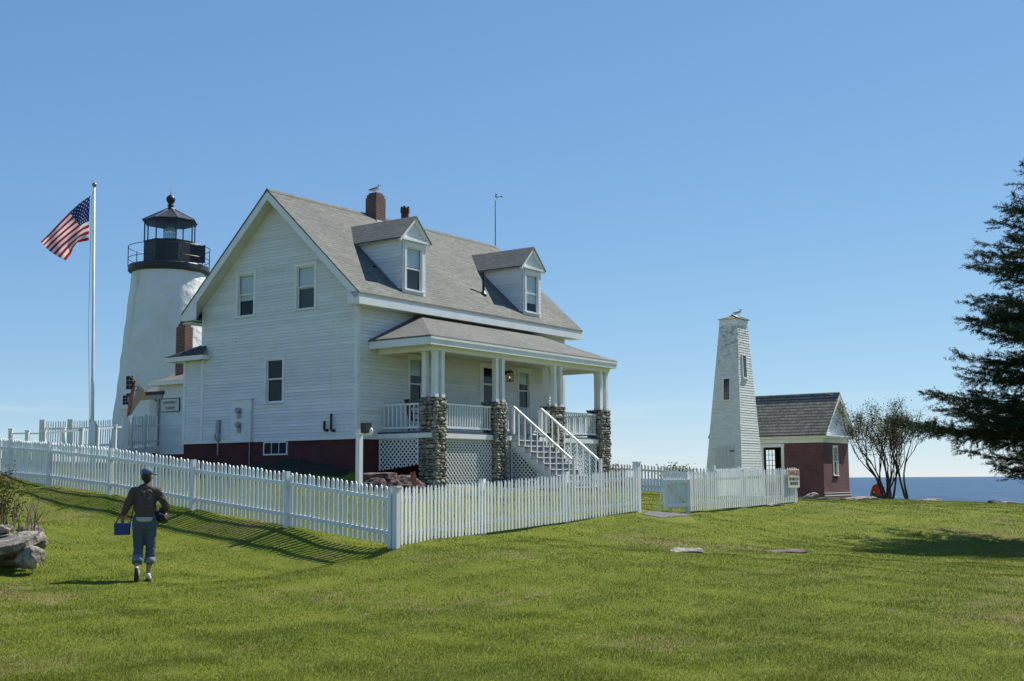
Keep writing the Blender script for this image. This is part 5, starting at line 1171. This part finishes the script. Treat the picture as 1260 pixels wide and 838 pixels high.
# ------------------------------------------------------------------ gulls
def gull(loc,rz,label):
    t=thing('seagull',label,'seagull',loc,rz,None)
    blob('body',[((-.14,0,.13),.045,(.0,0,.16),.075),((.0,0,.16),.075,(.10,0,.20),.065),((.10,0,.20),.055,(.145,0,.30),.042),((-.14,0,.13),.04,(-.22,0,.115),.018)],plain('gull_white',(.72,.72,.70),.7),t,.010,3,balls=[((.155,0,.325),(.045,.038,.038))])
    for s in (-1,1):
        blob('wing',[((.06,s*.055,.20),.035,(-.10,s*.05,.17),.03),((-.10,s*.05,.17),.025,(-.27,s*.02,.145),.010)],plain('gull_grey',(.16,.17,.18),.7),t,.009,2)
        MB().tube([(.01,s*.03,.0),(.0,s*.03,.10)],.007,6).build('leg',plain('gull_leg',(.35,.2,.15),.6),t); 
    MB().tube([(.19,0,.32),(.225,0,.312),(.235,0,.30)],[.013,.009,.003],6).build('beak',plain('gull_beak',(.5,.33,.05),.5),t)
X,Y=HW(-3.85,5.05); gull((X,Y,10.98),-.15,'white and grey seagull standing on the main house chimney')
q=bt.matrix_basis@Vector((cxy[0]+.2,cxy[1]+.1,8.10)); g2=gull(q,-.1,'seagull standing on top of the bell tower')
# ------------------------------------------------------------------ porch chairs
def chair(loc,rz,label,mat,rocker):
    t=thing('porch_chair',label,'chair',loc,rz)
    m=MB(); m.box(-.25,.25,-.23,.23,.40,.44); m.build('seat',mat,t)
    m=MB()
    for k in range(6): x=-.22+k*.088; m.bar((x,.23,.44),(x,.38,1.10),.03,.018,up=(0,1,0))
    m.bar((-.25,.38,1.1),(.25,.38,1.1),.05,.03); m.bar((-.25,.28,.66),(.25,.28,.66),.03,.03); m.build('backrest',mat,t)
    for x in (-.24,.24):
        for y in (-.21,.22): MB().box(x-.02,x+.02,y-.02,y+.02,.06,.40).build('leg',mat,t)
        m=MB(); m.bar((x,-.25,.64),(x,.28,.64),.05,.025); m.box(x-.017,x+.017,-.21,-.18,.44,.63); m.build('armrest',mat,t)
        if rocker: m=MB(); m.tube([(x,-.42,.10),(x,-.2,.035),(x,.05,.02),(x,.3,.05),(x,.48,.12)],.02,6); m.build('rocker',mat,t)
X,Y=HW(.85,2.05); chair((X,Y,1.56),HR+2.6,'black metal chair on the porch behind the left railing','black',False)
X,Y=HW(1.15,8.2); chair((X,Y,1.565),HR+1.2,'white rocking chair on the porch beside the stair top','white',True)
# ------------------------------------------------------------------ LIGHT
w=bpy.data.worlds.new('World'); S.world=w; w.use_nodes=True; nt=w.node_tree; bgn=nt.nodes['Background']
sky=nt.nodes.new('ShaderNodeTexSky'); sky.sky_type='NISHITA'; sky.sun_disc=False; EL,AZ=R(50),R(50)
sky.sun_elevation=EL; sky.sun_rotation=AZ; sky.altitude=0; sky.altitude=2500; sky.air_density=1.0; sky.dust_density=.1; sky.ozone_density=6.0
# faint streaks of cirrus low over the horizon
tc=N(nt,'ShaderNodeTexCoord'); sp_=N(nt,'ShaderNodeSeparateXYZ'); L(nt,tc.outputs['Generated'],sp_.inputs[0])
cn=noisef(nt,3.2,6,scalev(nt,tc.outputs['Generated'],(1,1,22)),.6); lowm=ramp(nt,sp_.outputs[2],.075,.03); cf=mathn(nt,'MULTIPLY',mathn(nt,'MULTIPLY',ramp(nt,cn,.52,.68),lowm),.65)
sr=N(nt,'ShaderNodeSeparateXYZ'); L(nt,sky.outputs[0],sr.inputs[0]); cb=N(nt,'ShaderNodeCombineXYZ')
for i_,(kk,gg) in enumerate(((.93,.78),(.915,.62),(.925,.40))):      # film-like response of the sky's blue
    L(nt,mathn(nt,'MULTIPLY',mathn(nt,'POWER',mathn(nt,'MULTIPLY',sr.outputs[i_],.1),gg),kk*10),cb.inputs[i_])
L(nt,mixc(nt,cf,cb.outputs[0],(7.0,8.2,8.8)),bgn.inputs[0]); bgn.inputs[1].default_value=.0735
sl=bpy.data.lights.new('sun','SUN'); sl.energy=5.0; sl.angle=R(.53); sl.color=(1,.955,.88); so=bpy.data.objects.new('sun',sl); COL.objects.link(so)
sd_=Vector((math.sin(AZ)*math.cos(EL),math.cos(AZ)*math.cos(EL),math.sin(EL))); so.rotation_euler=sd_.to_track_quat('Z','Y').to_euler(); so.location=sd_*50
S.view_settings.view_transform='Standard'; S.view_settings.look='None'; S.view_settings.exposure=.45; S.view_settings.gamma=1
S.render.engine='CYCLES'
